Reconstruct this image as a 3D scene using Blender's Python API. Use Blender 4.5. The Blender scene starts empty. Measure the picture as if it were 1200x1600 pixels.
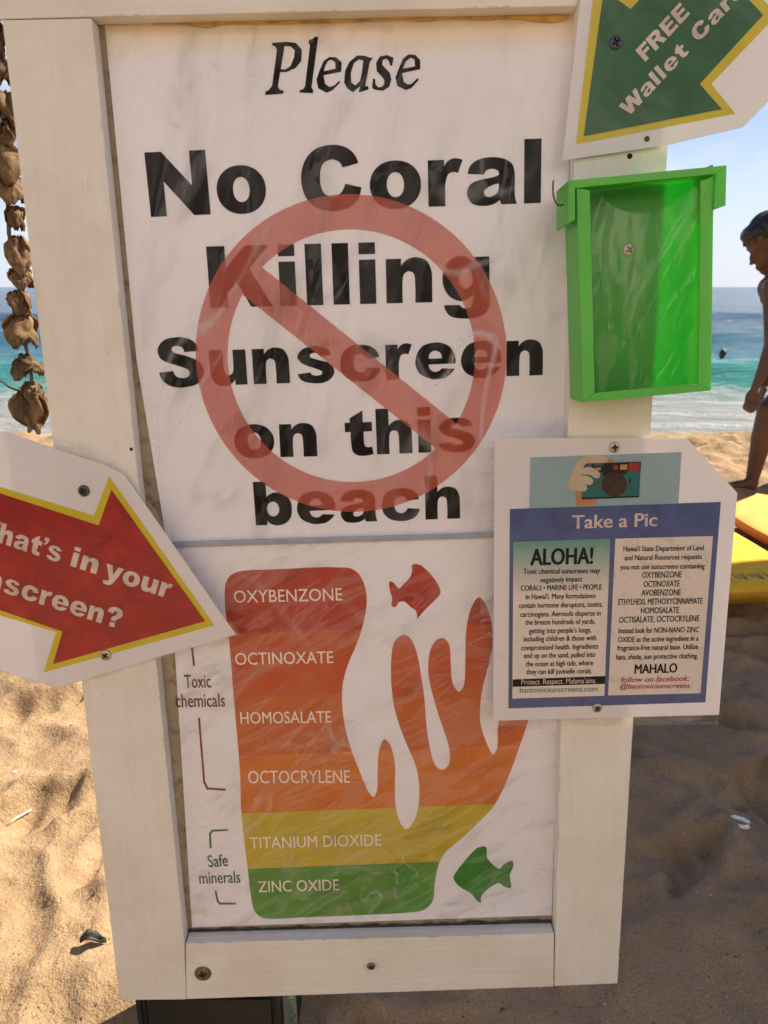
import bpy, bmesh, math, random
import numpy as np
from mathutils import Vector, Matrix, noise
from mathutils.geometry import interpolate_bezier
random.seed(7)
R = math.radians
sc = bpy.context.scene
COL = sc.collection

# ---------------------------------------------------------------- camera
PITCH = R(16.93); CAMH = 1.10; FPX = 1156.07
cam = bpy.data.cameras.new('camera'); camo = bpy.data.objects.new('camera', cam); COL.objects.link(camo)
camo.location = (0, 0, CAMH); camo.rotation_euler = (R(90) - PITCH, 0, 0)
cam.sensor_fit = 'VERTICAL'; cam.sensor_height = 24; cam.lens = 24 * FPX / 1600
cam.clip_start = 0.02; cam.clip_end = 12000
cam.dof.use_dof = True; cam.dof.focus_distance = 0.80; cam.dof.aperture_fstop = 9.0
sc.camera = camo

# ---------------------------------------------------------------- light
SUN_AZ, SUN_EL = R(60), R(43)
world = bpy.data.worlds.new('World'); sc.world = world; world.use_nodes = True
SUND = Vector((math.sin(SUN_AZ) * math.cos(SUN_EL), math.cos(SUN_AZ) * math.cos(SUN_EL), math.sin(SUN_EL)))
sl = bpy.data.lights.new('sun', 'SUN'); so = bpy.data.objects.new('sun', sl); COL.objects.link(so)
sl.energy = 4.0; sl.angle = R(0.53); sl.color = (1, 0.87, 0.68)
so.rotation_euler = (-SUND).to_track_quat('-Z', 'Y').to_euler(); so.location = (5, 8, 9)
sc.view_settings.view_transform = 'Standard'; sc.view_settings.look = 'None'
sc.view_settings.gamma = 1; sc.view_settings.use_curve_mapping = False
sc.view_settings.exposure = 1.58
sc.cycles.max_bounces = 10; sc.cycles.transparent_max_bounces = 16
sc.cycles.use_denoising = True
sc.cycles.sample_clamp_indirect = 6


def wnodes():
    nt = world.node_tree; N = nt.nodes; L = nt.links
    bg = N['Background']
    sky = N.new('ShaderNodeTexSky'); sky.sky_type = 'NISHITA'; sky.sun_disc = False
    sky.sun_elevation = SUN_EL; sky.sun_rotation = SUN_AZ
    sky.air_density = 1.0; sky.dust_density = 0.1; sky.ozone_density = 3.2
    tc = N.new('ShaderNodeTexCoord')
    # cumulus low over the horizon
    mp = N.new('ShaderNodeMapping'); mp.inputs['Scale'].default_value = (1, 1, 2.3)
    L.new(tc.outputs['Generated'], mp.inputs[0])
    no = N.new('ShaderNodeTexNoise'); no.inputs['Scale'].default_value = 4.6; no.inputs['Detail'].default_value = 8
    no.inputs['Roughness'].default_value = 0.56
    L.new(mp.outputs[0], no.inputs['Vector'])
    cr = N.new('ShaderNodeValToRGB'); cr.color_ramp.elements[0].position = 0.44; cr.color_ramp.elements[1].position = 0.64
    L.new(no.outputs['Fac'], cr.inputs[0])
    sx = N.new('ShaderNodeSeparateXYZ'); L.new(tc.outputs['Generated'], sx.inputs[0])
    rr = N.new('ShaderNodeMapRange'); rr.inputs['From Min'].default_value = 0.62; rr.inputs['From Max'].default_value = 0.02
    L.new(sx.outputs['Z'], rr.inputs['Value'])
    mu = N.new('ShaderNodeMath'); mu.operation = 'MULTIPLY'; L.new(cr.outputs[0], mu.inputs[0]); L.new(rr.outputs[0], mu.inputs[1])
    mx = N.new('ShaderNodeMix'); mx.data_type = 'RGBA'
    tint = N.new('ShaderNodeMix'); tint.data_type = 'RGBA'; tint.blend_type = 'MULTIPLY'; tint.inputs['Factor'].default_value = 1
    L.new(sky.outputs[0], tint.inputs[6]); tint.inputs[7].default_value = (1.0, .84, .88, 1)
    L.new(mu.outputs[0], mx.inputs['Factor']); L.new(tint.outputs[2], mx.inputs[6]); mx.inputs[7].default_value = (6.6, 6.6, 6.9, 1)
    hr = N.new('ShaderNodeMapRange'); hr.inputs['From Min'].default_value = 0.22; hr.inputs['From Max'].default_value = -0.02
    hr.inputs['To Max'].default_value = 0.8; hr.interpolation_type = 'SMOOTHSTEP'
    L.new(sx.outputs['Z'], hr.inputs['Value'])
    m2 = N.new('ShaderNodeMix'); m2.data_type = 'RGBA'; L.new(hr.outputs[0], m2.inputs['Factor']); L.new(mx.outputs[2], m2.inputs[6]); m2.inputs[7].default_value = (4.9, 5.5, 6.6, 1)
    mx = m2
    L.new(mx.outputs[2], bg.inputs['Color']); bg.inputs['Strength'].default_value = 0.05


wnodes()

# ---------------------------------------------------------------- helpers: objects
def tag(o, label=None, cat=None, group=None, kind=None):
    if label: o['label'] = label
    if cat: o['category'] = cat
    if group: o['group'] = group
    if kind: o['kind'] = kind
    return o


def link(name, me, mat=None, parent=None, smooth=False):
    o = bpy.data.objects.new(name, me); COL.objects.link(o)
    if mat is not None:
        me.materials.clear(); me.materials.append(mat)
    if parent is not None: o.parent = parent
    if smooth: me.polygons.foreach_set('use_smooth', [True] * len(me.polygons))
    return o


def pyd(name, verts, faces, mat=None, parent=None, smooth=False):
    me = bpy.data.meshes.new(name); me.from_pydata([tuple(v) for v in verts], [], faces); me.update()
    return link(name, me, mat, parent, smooth)


def empty(name, loc=(0, 0, 0), rot=None):
    o = bpy.data.objects.new(name, None); COL.objects.link(o); o.location = loc; o.empty_display_size = .05
    if rot is not None:
        o.rotation_mode = 'QUATERNION'; o.rotation_quaternion = rot
    return o


# ---------------------------------------------------------------- helpers: materials
def nmat(name):
    m = bpy.data.materials.new(name); m.use_nodes = True
    nt = m.node_tree; return m, nt.nodes, nt.links, nt.nodes['Principled BSDF']


def setc(s, c): s.default_value = (c[0], c[1], c[2], 1)


def coords(N, L, scale=(1, 1, 1), rot=(0, 0, 0), kind='Object'):
    tc = N.new('ShaderNodeTexCoord'); mp = N.new('ShaderNodeMapping')
    mp.inputs['Scale'].default_value = scale; mp.inputs['Rotation'].default_value = rot
    L.new(tc.outputs[kind], mp.inputs[0]); return mp.outputs[0]


def noise_n(N, L, vec, scale, detail=4, rough=.55, dist=0):
    n = N.new('ShaderNodeTexNoise'); n.inputs['Scale'].default_value = scale; n.inputs['Detail'].default_value = detail
    n.inputs['Roughness'].default_value = rough; n.inputs['Distortion'].default_value = dist
    L.new(vec, n.inputs['Vector']); return n.outputs['Fac']


def ramp(N, L, fac, stops, interp='LINEAR'):
    r = N.new('ShaderNodeValToRGB'); r.color_ramp.interpolation = interp
    e = r.color_ramp.elements
    while len(e) > 1: e.remove(e[-1])
    e[0].position = stops[0][0]; e[0].color = (*stops[0][1], 1)
    for p, c in stops[1:]:
        k = e.new(p); k.color = (*c, 1)
    L.new(fac, r.inputs[0]); return r.outputs[0]


def mixc(N, L, fac, a, b, mode='MIX'):
    m = N.new('ShaderNodeMix'); m.data_type = 'RGBA'; m.blend_type = mode
    for s, v in ((m.inputs['Factor'], fac), (m.inputs[6], a), (m.inputs[7], b)):
        if isinstance(v, (int, float)): s.default_value = v
        elif isinstance(v, tuple): s.default_value = (*v, 1)
        else: L.new(v, s)
    return m.outputs[2]


def bump(N, L, h, strength, dist=.001, prev=None):
    b = N.new('ShaderNodeBump'); b.inputs['Strength'].default_value = strength; b.inputs['Distance'].default_value = dist
    L.new(h, b.inputs['Height'])
    if prev is not None: L.new(prev, b.inputs['Normal'])
    return b.outputs[0]


def math_n(N, L, op, a, b=None, c=None):
    m = N.new('ShaderNodeMath'); m.operation = op
    for i, v in enumerate((a, b, c)):
        if v is None: continue
        if isinstance(v, (int, float)): m.inputs[i].default_value = v
        else: L.new(v, m.inputs[i])
    return m.outputs[0]


def simple(name, col, rough=.5, metal=0, vary=.12, scale=60, bmp=0, coat=0, bscale=None, spec=None):
    m, N, L, P = nmat(name)
    v = coords(N, L)
    n = noise_n(N, L, v, scale, 5)
    lo = tuple(c * (1 - vary) for c in col); hi = tuple(min(1, c * (1 + vary)) for c in col)
    L.new(ramp(N, L, n, [(.3, lo), (.7, hi)]), P.inputs['Base Color'])
    P.inputs['Roughness'].default_value = rough; P.inputs['Metallic'].default_value = metal
    if spec is not None: P.inputs['Specular IOR Level'].default_value = spec
    if coat: P.inputs['Coat Weight'].default_value = coat; P.inputs['Coat Roughness'].default_value = .08
    if bmp:
        L.new(bump(N, L, noise_n(N, L, v, bscale or scale * 3, 5), bmp, .002), P.inputs['Normal'])
    return m


def ink(name, col, rough=.42, vary=.05):
    """printed colour on glossy-laminated paper"""
    m = simple(name, col, rough, vary=vary, scale=25, spec=.15)
    return m


def wood(name, axis):
    m, N, L, P = nmat(name)
    sc_ = (1, 1, 1)
    st = (60, 3.2, 60) if axis == 'y' else (3.2, 60, 60)
    v = coords(N, L, st)
    g = noise_n(N, L, v, 1.6, 6, .6, 1.2)
    v2 = coords(N, L, (260, 5, 260) if axis == 'y' else (5, 260, 260))
    g2 = noise_n(N, L, v2, 1.0, 3)
    v3 = coords(N, L)
    dirt = noise_n(N, L, v3, 7, 6, .65)
    base = ramp(N, L, g, [(.25, (.78, .745, .68)), (.5, (.82, .79, .73)), (.75, (.85, .825, .77))])
    base = mixc(N, L, ramp(N, L, dirt, [(.45, (0, 0, 0)), (.75, (.5, .5, .5))]), base, (.60, .51, .40))
    dr = noise_n(N, L, coords(N, L, (1, .18, 1) if axis == 'y' else (.18, 1, 1)), 55, 5, .7, 1)
    base = mixc(N, L, ramp(N, L, dr, [(.66, (0, 0, 0)), (.74, (.45, .45, .45))]), base, (.42, .33, .23))
    # specks
    sp = noise_n(N, L, v3, 210, 1)
    base = mixc(N, L, ramp(N, L, sp, [(.80, (0, 0, 0)), (.83, (.55, .55, .55))]), base, (.2, .15, .1))
    bv = N.new('ShaderNodeBevel'); bv.samples = 4; bv.inputs['Radius'].default_value = .0035
    ge = N.new('ShaderNodeNewGeometry'); dt = N.new('ShaderNodeVectorMath'); dt.operation = 'DOT_PRODUCT'
    L.new(bv.outputs[0], dt.inputs[0]); L.new(ge.outputs['True Normal'], dt.inputs[1])
    em = ramp(N, L, dt.outputs['Value'], [(.86, (1, 1, 1)), (.985, (0, 0, 0))])
    cm = math_n(N, L, 'MULTIPLY', em, ramp(N, L, noise_n(N, L, v3, 42, 6, .75), [(.54, (0, 0, 0)), (.60, (.8, .8, .8))]))
    base = mixc(N, L, cm, base, (.30, .20, .12))
    L.new(base, P.inputs['Base Color'])
    P.inputs['Roughness'].default_value = .55
    b = bump(N, L, g, .3 if axis == 'y' else .7, .0012); b = bump(N, L, g2, .35, .0007, b)
    L.new(b, P.inputs['Normal'])
    return m


def paper(name, col, transl=.12, rough=.35, stain=True):
    m, N, L, P = nmat(name)
    v = coords(N, L)
    n = noise_n(N, L, v, 6, 5)
    c = ramp(N, L, n, [(.3, tuple(k * .96 for k in col)), (.7, col)])
    if stain:
        s = noise_n(N, L, v, 22, 6, .7, .6)
        c = mixc(N, L, ramp(N, L, s, [(.60, (0, 0, 0)), (.78, (.35, .35, .35))]), c, (.62, .56, .48))
    L.new(c, P.inputs['Base Color']); P.inputs['Roughness'].default_value = rough
    P.inputs['Coat Weight'].default_value = .6; P.inputs['Coat Roughness'].default_value = .12
    w = noise_n(N, L, v, 14, 3)
    L.new(bump(N, L, w, .3, .004), P.inputs['Coat Normal'])
    if transl:
        t = N.new('ShaderNodeBsdfTranslucent'); L.new(c, t.inputs[0])
        ms = N.new('ShaderNodeMixShader'); ms.inputs[0].default_value = transl
        L.new(P.outputs[0], ms.inputs[1]); L.new(t.outputs[0], ms.inputs[2])
        L.new(ms.outputs[0], N['Material Output'].inputs[0])
    return m


def lam_ink(name, col, rough=.35, transl=.2, mottle=.26):
    m, N, L, P = nmat(name)
    v = coords(N, L)
    n = noise_n(N, L, v, 30, 6, .65, .8)
    c = ramp(N, L, n, [(.35, tuple(k * (1 - mottle) for k in col)), (.6, col), (.8, tuple(min(1, k * 1.1 + .015) for k in col))])
    L.new(c, P.inputs['Base Color']); P.inputs['Roughness'].default_value = rough
    P.inputs['Coat Weight'].default_value = .6; P.inputs['Coat Roughness'].default_value = .12
    w = noise_n(N, L, v, 14, 3)
    L.new(bump(N, L, w, .3, .004), P.inputs['Coat Normal'])
    if transl:
        t = N.new('ShaderNodeBsdfTranslucent'); L.new(c, t.inputs[0])
        ms = N.new('ShaderNodeMixShader'); ms.inputs[0].default_value = transl
        L.new(P.outputs[0], ms.inputs[1]); L.new(t.outputs[0], ms.inputs[2])
        L.new(ms.outputs[0], N['Material Output'].inputs[0])
    return m


def film_mat(name, haze=.06, hazecol=(.9, .86, .84), rot=0.0, stretch=3.0, scale=9, strength=.6, patch=1.0, refl=1.0, seed=0.0):
    m, N, L, P = nmat(name)
    N.remove(P); out = N['Material Output']
    v0 = coords(N, L)
    tc = N.new('ShaderNodeTexCoord'); mp = N.new('ShaderNodeMapping')
    mp.inputs['Rotation'].default_value = (0, 0, -rot)
    mq = N.new('ShaderNodeMapping'); mq.inputs['Scale'].default_value = (1, stretch, 1)
    mq.inputs['Location'].default_value = (seed, seed * 2.3, 0)
    L.new(tc.outputs['Object'], mp.inputs[0]); L.new(mp.outputs[0], mq.inputs[0]); v = mq.outputs[0]
    a = noise_n(N, L, v, scale, 2, .45, 1.3)
    rid = math_n(N, L, 'ABSOLUTE', math_n(N, L, 'SUBTRACT', a, .5))
    rid = math_n(N, L, 'POWER', rid, .7)
    b2 = noise_n(N, L, v, scale * 3.3, 3, .5, 1.0)
    at = N.new('ShaderNodeAttribute'); at.attribute_name = 'crease'
    b = bump(N, L, rid, strength, .02); b = bump(N, L, b2, strength * .35, .006, b)
    gl = N.new('ShaderNodeBsdfGlossy'); gl.inputs['Roughness'].default_value = .028
    L.new(b, gl.inputs['Normal'])
    fr = N.new('ShaderNodeFresnel'); fr.inputs['IOR'].default_value = 1.55; L.new(b, fr.inputs['Normal'])
    fac = math_n(N, L, 'MULTIPLY', fr.outputs[0], 1.0 * refl)
    tr = N.new('ShaderNodeBsdfTransparent')
    df = N.new('ShaderNodeBsdfDiffuse'); setc(df.inputs[0], hazecol)
    # patches where the sleeve is lifted off the print scatter a little more light
    pn = noise_n(N, L, v, scale * .9, 4, .55, 1.8)
    pm = ramp(N, L, pn, [(.485, (0, 0, 0)), (.50, (.75, .75, .75)), (.58, (1, 1, 1)), (.60, (.35, .35, .35)), (.7, (.2, .2, .2))])
    lift = ramp(N, L, noise_n(N, L, v, scale * .7, 5, .5, 2.2), [(.0, (.25, .25, .25)), (.54, (.25, .25, .25)), (.552, (1.2, 1.2, 1.2)), (.585, (1.5, 1.5, 1.5)), (.597, (.3, .3, .3)), (.7, (.4, .4, .4))])
    fac = math_n(N, L, 'MINIMUM', math_n(N, L, 'MULTIPLY', fac, lift), .8)
    hz = math_n(N, L, 'MULTIPLY_ADD', pm, haze * patch, haze * .12)
    cn = noise_n(N, L, coords(N, L), 60, 4, .7, .5)
    hz = math_n(N, L, 'ADD', hz, math_n(N, L, 'MULTIPLY', at.outputs['Fac'], math_n(N, L, 'MULTIPLY', cn, .55)))  # pale sheen at the folds put in as diffuse whitening of the creases
    m1 = N.new('ShaderNodeMixShader'); L.new(hz, m1.inputs[0]); L.new(tr.outputs[0], m1.inputs[1]); L.new(df.outputs[0], m1.inputs[2])
    m2 = N.new('ShaderNodeMixShader'); L.new(fac, m2.inputs[0]); L.new(m1.outputs[0], m2.inputs[1]); L.new(gl.outputs[0], m2.inputs[2])
    L.new(m2.outputs[0], out.inputs[0])
    return m


# ---------------------------------------------------------------- helpers: the plane the sign stands in
def cdir(px, py):
    """direction of a photo pixel, world space"""
    x = (px - 600) / FPX; y = (py - 800) / FPX
    return Vector((x, math.cos(PITCH) - y * math.sin(PITCH), -math.sin(PITCH) - y * math.cos(PITCH)))


def c2w(c):
    x, y, z = c
    return Vector((x, z * math.cos(PITCH) - y * math.sin(PITCH), -z * math.sin(PITCH) - y * math.cos(PITCH)))


vdn = c2w((.0212, .975, .2207)).normalized()
uri = c2w((1, -.0216, .0)); uri = (uri - vdn * uri.dot(vdn)).normalized()
nrm = uri.cross(-vdn).normalized()          # towards the viewer
CAM = Vector((0, 0, CAMH))
SO = CAM + cdir(600, 800) * .79             # a point of the frame's front face
SROT = Matrix((uri, -vdn, nrm)).transposed()
SQ = SROT.to_quaternion()


def SL(px, py, z=0.0):
    d = cdir(px, py)
    t = ((SO - CAM).dot(nrm) + z) / d.dot(nrm)
    p = CAM + d * t - SO
    return Vector((p.dot(uri), p.dot(-vdn), z))


def S2W(p): return SO + uri * p[0] - vdn * p[1] + nrm * p[2]


def sroot(name, px, py, z=0):
    a = SL(px, py, z)
    o = empty(name, S2W(a), SQ); o['_a'] = (a.x, a.y, a.z)
    return o


def anc(o): return Vector(o['_a'])


def Zf(ox, oy, s):
    return lambda p: (ox + p[0] / s, oy + p[1] / s)


def zpts(pts, ox=0, oy=0, s=1.0): return [(ox + p[0] / s, oy + p[1] / s) for p in pts]


# 2D outlines -> filled mesh (holes handled by the curve filler)
def smooth_contour(pts, sub=6):
    """pts: (x,y) smooth or (x,y,1) corner. centripetal-ish Catmull-Rom between corners"""
    n = len(pts); out = []
    P = [Vector((p[0], p[1])) for p in pts]; C = [len(p) > 2 for p in pts]
    for i in range(n):
        j = (i + 1) % n
        p1, p2 = P[i], P[j]
        out.append(p1)
        if C[i] and C[j]: continue
        d = (p2 - p1).length
        def tang(k, a, b):
            if C[k]: return None
            t = (P[b] - P[a]); l1 = (P[k] - P[a]).length; l2 = (P[b] - P[k]).length
            if l1 + l2 == 0: return Vector((0, 0))
            return t / (l1 + l2)
        t1 = tang(i, (i - 1) % n, j); t2 = tang(j, i, (j + 1) % n)
        if t1 is None: t1 = ((p2 - p1) / max(d, 1e-9)) * 2 - t2 if t2 is not None else (p2 - p1) / max(d, 1e-9); t1 = t1.normalized()
        if t2 is None: t2 = ((p2 - p1) / max(d, 1e-9)) * 2 - t1; t2 = t2.normalized()
        m1, m2 = t1 * d, t2 * d
        for k in range(1, sub):
            t = k / sub; a = 2 * t**3 - 3 * t**2 + 1; b = t**3 - 2 * t**2 + t; c = -2 * t**3 + 3 * t**2; e = t**3 - t**2
            out.append(p1 * a + m1 * b + p2 * c + m2 * e)
    return out


def ell(cx, cy, rx, ry, n=40, p=2.0, rot=0):
    o = []
    for i in range(n):
        a = 2 * math.pi * i / n; c, s = math.cos(a), math.sin(a)
        x = math.copysign(abs(c) ** (2 / p), c) * rx; y = math.copysign(abs(s) ** (2 / p), s) * ry
        o.append(Vector((cx + x * math.cos(rot) - y * math.sin(rot), cy + x * math.sin(rot) + y * math.cos(rot))))
    return o


def fill2d(groups):
    """groups: list of [contour, contour...] each filled with holes. returns (verts2d, faces)"""
    V, F = [], []
    for g in groups:
        cu = bpy.data.curves.new('tmp', 'CURVE'); cu.dimensions = '2D'; cu.fill_mode = 'BOTH'
        for c in g:
            s = cu.splines.new('POLY'); s.points.add(len(c) - 1)
            for k, p in enumerate(c): s.points[k].co = (p[0], p[1], 0, 1)
            s.use_cyclic_u = True
        ob = bpy.data.objects.new('tmp', cu)
        me = bpy.data.meshes.new_from_object(ob)
        b = len(V)
        V += [(v.co.x, v.co.y) for v in me.vertices]; F += [[b + i for i in p.vertices] for p in me.polygons]
        bpy.data.objects.remove(ob); bpy.data.curves.remove(cu); bpy.data.meshes.remove(me)
    return V, F


def print_px(name, groups_px, z, mat, parent, scale2=None):
    """outline given in photo pixels, laid on the plane at height z in front of the frame face"""
    a = anc(parent)
    gs = [[[SL(p[0], p[1], z).xy for p in c] for c in g] for g in groups_px]
    V, F = fill2d(gs)
    return pyd(name, [(x - a.x, y - a.y, z - a.z) for x, y in V], F, mat, parent)


def print_loc(name, V, F, z, mat, parent):
    a = anc(parent)
    return pyd(name, [(p[0] - a.x, p[1] - a.y, z - a.z + (p[2] if len(p) > 2 else 0)) for p in V], F, mat, parent)


def slab(name, pts, z0, z1, mat, parent, bev=0.0, smooth=False):
    """prism between z0 and z1 from sign-local xy outline"""
    a = anc(parent)
    bm = bmesh.new()
    V, F = fill2d([[pts]])
    vs = [bm.verts.new((x - a.x, y - a.y, z1 - a.z)) for x, y in V]
    fs = [bm.faces.new([vs[i] for i in f]) for f in F]
    bmesh.ops.dissolve_limit(bm, angle_limit=.01, verts=bm.verts, edges=bm.edges)
    bmesh.ops.recalc_face_normals(bm, faces=bm.faces)
    if bm.faces and list(bm.faces)[0].normal.z < 0: bmesh.ops.reverse_faces(bm, faces=bm.faces)
    r = bmesh.ops.extrude_face_region(bm, geom=list(bm.faces))
    ev = [g for g in r['geom'] if isinstance(g, bmesh.types.BMVert)]
    bmesh.ops.translate(bm, verts=ev, vec=(0, 0, z0 - z1))
    bmesh.ops.recalc_face_normals(bm, faces=bm.faces)
    if bev > 0:
        ed = [e for e in bm.edges if len(e.link_faces) == 2 and e.calc_face_angle(0) > .5]
        bmesh.ops.bevel(bm, geom=ed, offset=bev, segments=2, affect='EDGES', profile=.6)
    me = bpy.data.meshes.new(name); bm.to_mesh(me); bm.free()
    o = link(name, me, mat, parent)
    return o


# ---------------------------------------------------------------- the two kinds of lettering
c1 = 1
HEAVY = {
 'N': (690, [[(0,0,1),(0,716,1),(188,716,1),(505,333,1),(505,716,1),(690,716,1),(690,0,1),(500,0,1),(185,388,1),(185,0,1)]]),
 'C': (662, [[(660,246,1),(612,110),(505,18),(345,-12),(165,30),(45,150),(0,352),(48,555),(170,685),(340,728),(485,705),(585,632),(636,517,1),(460,473,1),(422,540),(340,567),(245,515),(207,350),(245,198),(342,152),(430,192),(483,293,1)]]),
 'r': (382, [[(0,0,1),(0,519,1),(178,519,1),(178,440,1),(222,505),(295,533),(382,511,1),(329,368,1),(277,380),(222,355),(192,262),(187,140),(187,0,1)]]),
 'a': (552, [[(10,354,1),(40,445),(115,503),(255,531),(405,510),(495,450),(526,350),(528,110),(552,0,1),(380,0,1),(361,50,1),(285,2),(175,-12),(56,20),(0,130),(36,232),(150,283),(280,305),(351,329,1),(343,375),(280,402),(218,386),(189,339,1)],
            [(351,235,1),(255,208),(190,155),(203,102),(260,90),(330,127),(350,177)]]),
 'l': (187, [[(0,0,1),(0,716,1),(187,716,1),(187,0,1)]]),
 'K': (715, [[(0,0,1),(0,716,1),(205,716,1),(205,452,1),(436,716,1),(702,716,1),(470,449,1),(715,0,1),(468,0,1),(325,292,1),(205,175,1),(205,0,1)]]),
 'n': (525, [[(0,0,1),(0,519,1),(174,519,1),(174,435,1),(245,508),(345,533),(465,490),(520,365),(525,250),(525,0,1),(330,0,1),(330,250),(315,345),(255,372),(203,335),(187,240),(187,0,1)]]),
 'g': (540, [[(535,519,1),(540,100),(537,-45),(500,-140),(400,-192),(250,-205),(85,-168),(15,-40,1),(200,-40,1),(225,-72),(290,-82),(342,-45),(352,30),(352,85,1),(285,25),(195,5),(65,80),(0,260),(55,455),(190,533),(305,500),(365,430,1),(365,519,1)]]),
 'S': (646, [[(590,520,1),(552,634),(455,705),(300,728),(110,690),(8,560),(50,410),(270,312),(415,250),(440,195),(405,140),(324,125),(236,158),(205,236,1),(0,216,1),(50,80),(185,-2),(350,-12),(545,40),(646,215),(590,355),(430,444),(236,507),(208,555),(235,592),(296,600),(362,575),(388,507,1)]]),
 's': (531, [[(494,400,1),(435,490),(270,531),(95,500),(7,385),(80,280),(270,200),(350,160),(346,118),(271,97),(205,115),(185,150,1),(0,128,1),(60,30),(210,-12),(370,-8),(490,60),(531,165),(465,275),(284,338),(192,375),(195,418),(259,437),(315,420),(328,382,1)]]),
 'c': (575, [[(575,180,1),(510,60),(410,5),(290,-12),(120,25),(20,130),(0,262),(35,410),(135,505),(290,533),(430,510),(520,445),(560,345,1),(385,322,1),(350,385),(285,405),(213,370),(187,262),(212,160),(285,120),(350,145),(385,200,1)]]),
 'e': (580, [[(580,215,1),(562,365),(470,485),(300,532),(90,470),(0,260),(60,80),(227,-8),(300,-12),(440,12),(568,136,1),(380,148,1),(338,111),(277,99),(215,135),(190,210,1)],
            [(195,296,1),(215,375),(289,412),(363,375),(383,296,1)]]),
 't': (410, [[(270,702,1),(77,588,1),(77,519,1),(0,519,1),(0,372,1),(82,372,1),(84,160),(110,45),(195,-8),(290,-12),(410,8,1),(390,128,1),(340,120),(292,135),(275,190),(275,372,1),(400,372,1),(400,519,1),(270,519,1)]]),
 'h': (525, [[(0,0,1),(0,716,1),(187,716,1),(187,440,1),(252,508),(345,533),(465,490),(520,365),(525,250),(525,0,1),(330,0,1),(330,250),(315,345),(255,372),(203,335),(187,240),(187,0,1)]]),
 'b': (560, [[(0,0,1),(0,716,1),(187,716,1),(187,455,1),(250,512),(345,533),(470,490),(545,385),(560,262),(540,125),(460,25),(335,-12),(235,15),(175,75,1),(175,0,1)]]),
 'y': (590, [[(0,519,1),(200,519,1),(300,185,1),(395,519,1),(590,519,1),(385,-50),(330,-155),(230,-205),(50,-198,1),(35,-65,1),(130,-75),(190,-40),(205,10,1)]]),
 'W': (940, [[(0,716,1),(195,716,1),(268,310,1),(372,716,1),(568,716,1),(672,310,1),(745,716,1),(940,716,1),(775,0,1),(575,0,1),(470,385,1),(365,0,1),(165,0,1)]]),
 'F': (560, [[(0,0,1),(0,716,1),(560,716,1),(560,555,1),(215,555,1),(215,445,1),(505,445,1),(505,292,1),(215,292,1),(215,0,1)]]),
 'E': (600, [[(0,0,1),(0,716,1),(590,716,1),(590,560,1),(215,560,1),(215,445,1),(560,445,1),(560,297,1),(215,297,1),(215,160,1),(605,160,1),(605,0,1)]]),
 'R': (700, [[(0,0,1),(0,716,1),(400,716),(560,690),(650,600),(650,480),(590,375),(500,325,1),(570,270),(640,150),(700,0,1),(470,0,1),(390,180),(320,280),(215,290,1),(215,0,1)],[(215,430,1),(215,565,1),(330,565),(410,545),(430,500),(405,445),(320,430)]]),
 "'": (170, [[(0,716,1),(170,716,1),(165,600),(120,500),(20,440,1),(10,505,1),(70,540),(85,585,1),(0,585,1)]]),
 '?': (520, [[(170,225,1),(350,225,1),(350,270),(400,330),(495,410),(520,520),(470,650),(360,715),(250,728),(100,690),(10,590),(0,490,1),(185,470,1),(205,550),(262,578),(318,550),(325,500),(290,430),(190,350),(170,280)]]),
}
HEAVY_EXTRA = {'?': [[(165,0,1),(165,165,1),(352,165,1),(352,0,1)]]}
def _mir(g, w): return [[(w - p[0], p[1], *p[2:]) for p in c] for c in g]
HEAVY['d'] = (560, _mir(HEAVY['b'][1], 560))
HEAVY['u'] = (525, [[(525 - p[0], 519 - p[1], *p[2:]) for p in HEAVY['n'][1][0]]])
HEAVY['i'] = (187, [[(0,0,1),(0,519,1),(187,519,1),(187,0,1)]]); HEAVY_EXTRA['i'] = [[(0,582,1),(0,716,1),(187,716,1),(187,582,1)]]
ADV = {'l': 333, 'i': 333, ' ': 300, 'N': 833, 'C': 770, 'K': 810, 'S': 720, 'W': 1000, 'r': 440, 't': 440, 'F': 640, 'E': 700, 'R': 760, "'": 270, '?': 600, 's': 600, 'y': 600}
_hc = {}


def heavy_glyph(ch):
    if ch in _hc: return _hc[ch]
    w, cs = HEAVY[ch]
    g = [smooth_contour(c) for c in cs]
    if ch == 'o': g = []
    if ch == 'g': g.append(ell(270, 268, 82, 117, 28))
    if ch == 'b': g.append(ell(277, 262, 92, 122, 28))
    if ch == 'd': g.append(ell(283, 262, 92, 122, 28))
    gs = [g] + [[smooth_contour(c)] for c in HEAVY_EXTRA.get(ch, [])]
    V, F = fill2d(gs); _hc[ch] = (w, V, F); return _hc[ch]


V_, F_ = fill2d([[ell(282, 260, 282, 272, 48, 2.12), ell(282, 262, 95, 140, 32, 2.1)]]); _hc['o'] = (564, V_, F_)


def heavy_text(s):
    """returns verts (cap height = 1) with the text starting at x=0"""
    V, F = [], []; x = 0
    for ch in s:
        if ch == ' ': x += ADV[' ']; continue
        w, v, f = heavy_glyph(ch)
        b = len(V); V += [((x + p[0]) / 716, p[1] / 716) for p in v]; F += [[b + i for i in q] for q in f]
        gap = {'r': 45, 't': 50, 'W': 30, "'": 50, 'y': 30, 'F': 60}.get(ch, 92)
        if ch in 'lin': gap = 118
        if ch in 'oceba': gap = 78
        x += w + gap
    wmax = max(p[0] for p in V)
    return V, F, wmax


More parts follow.
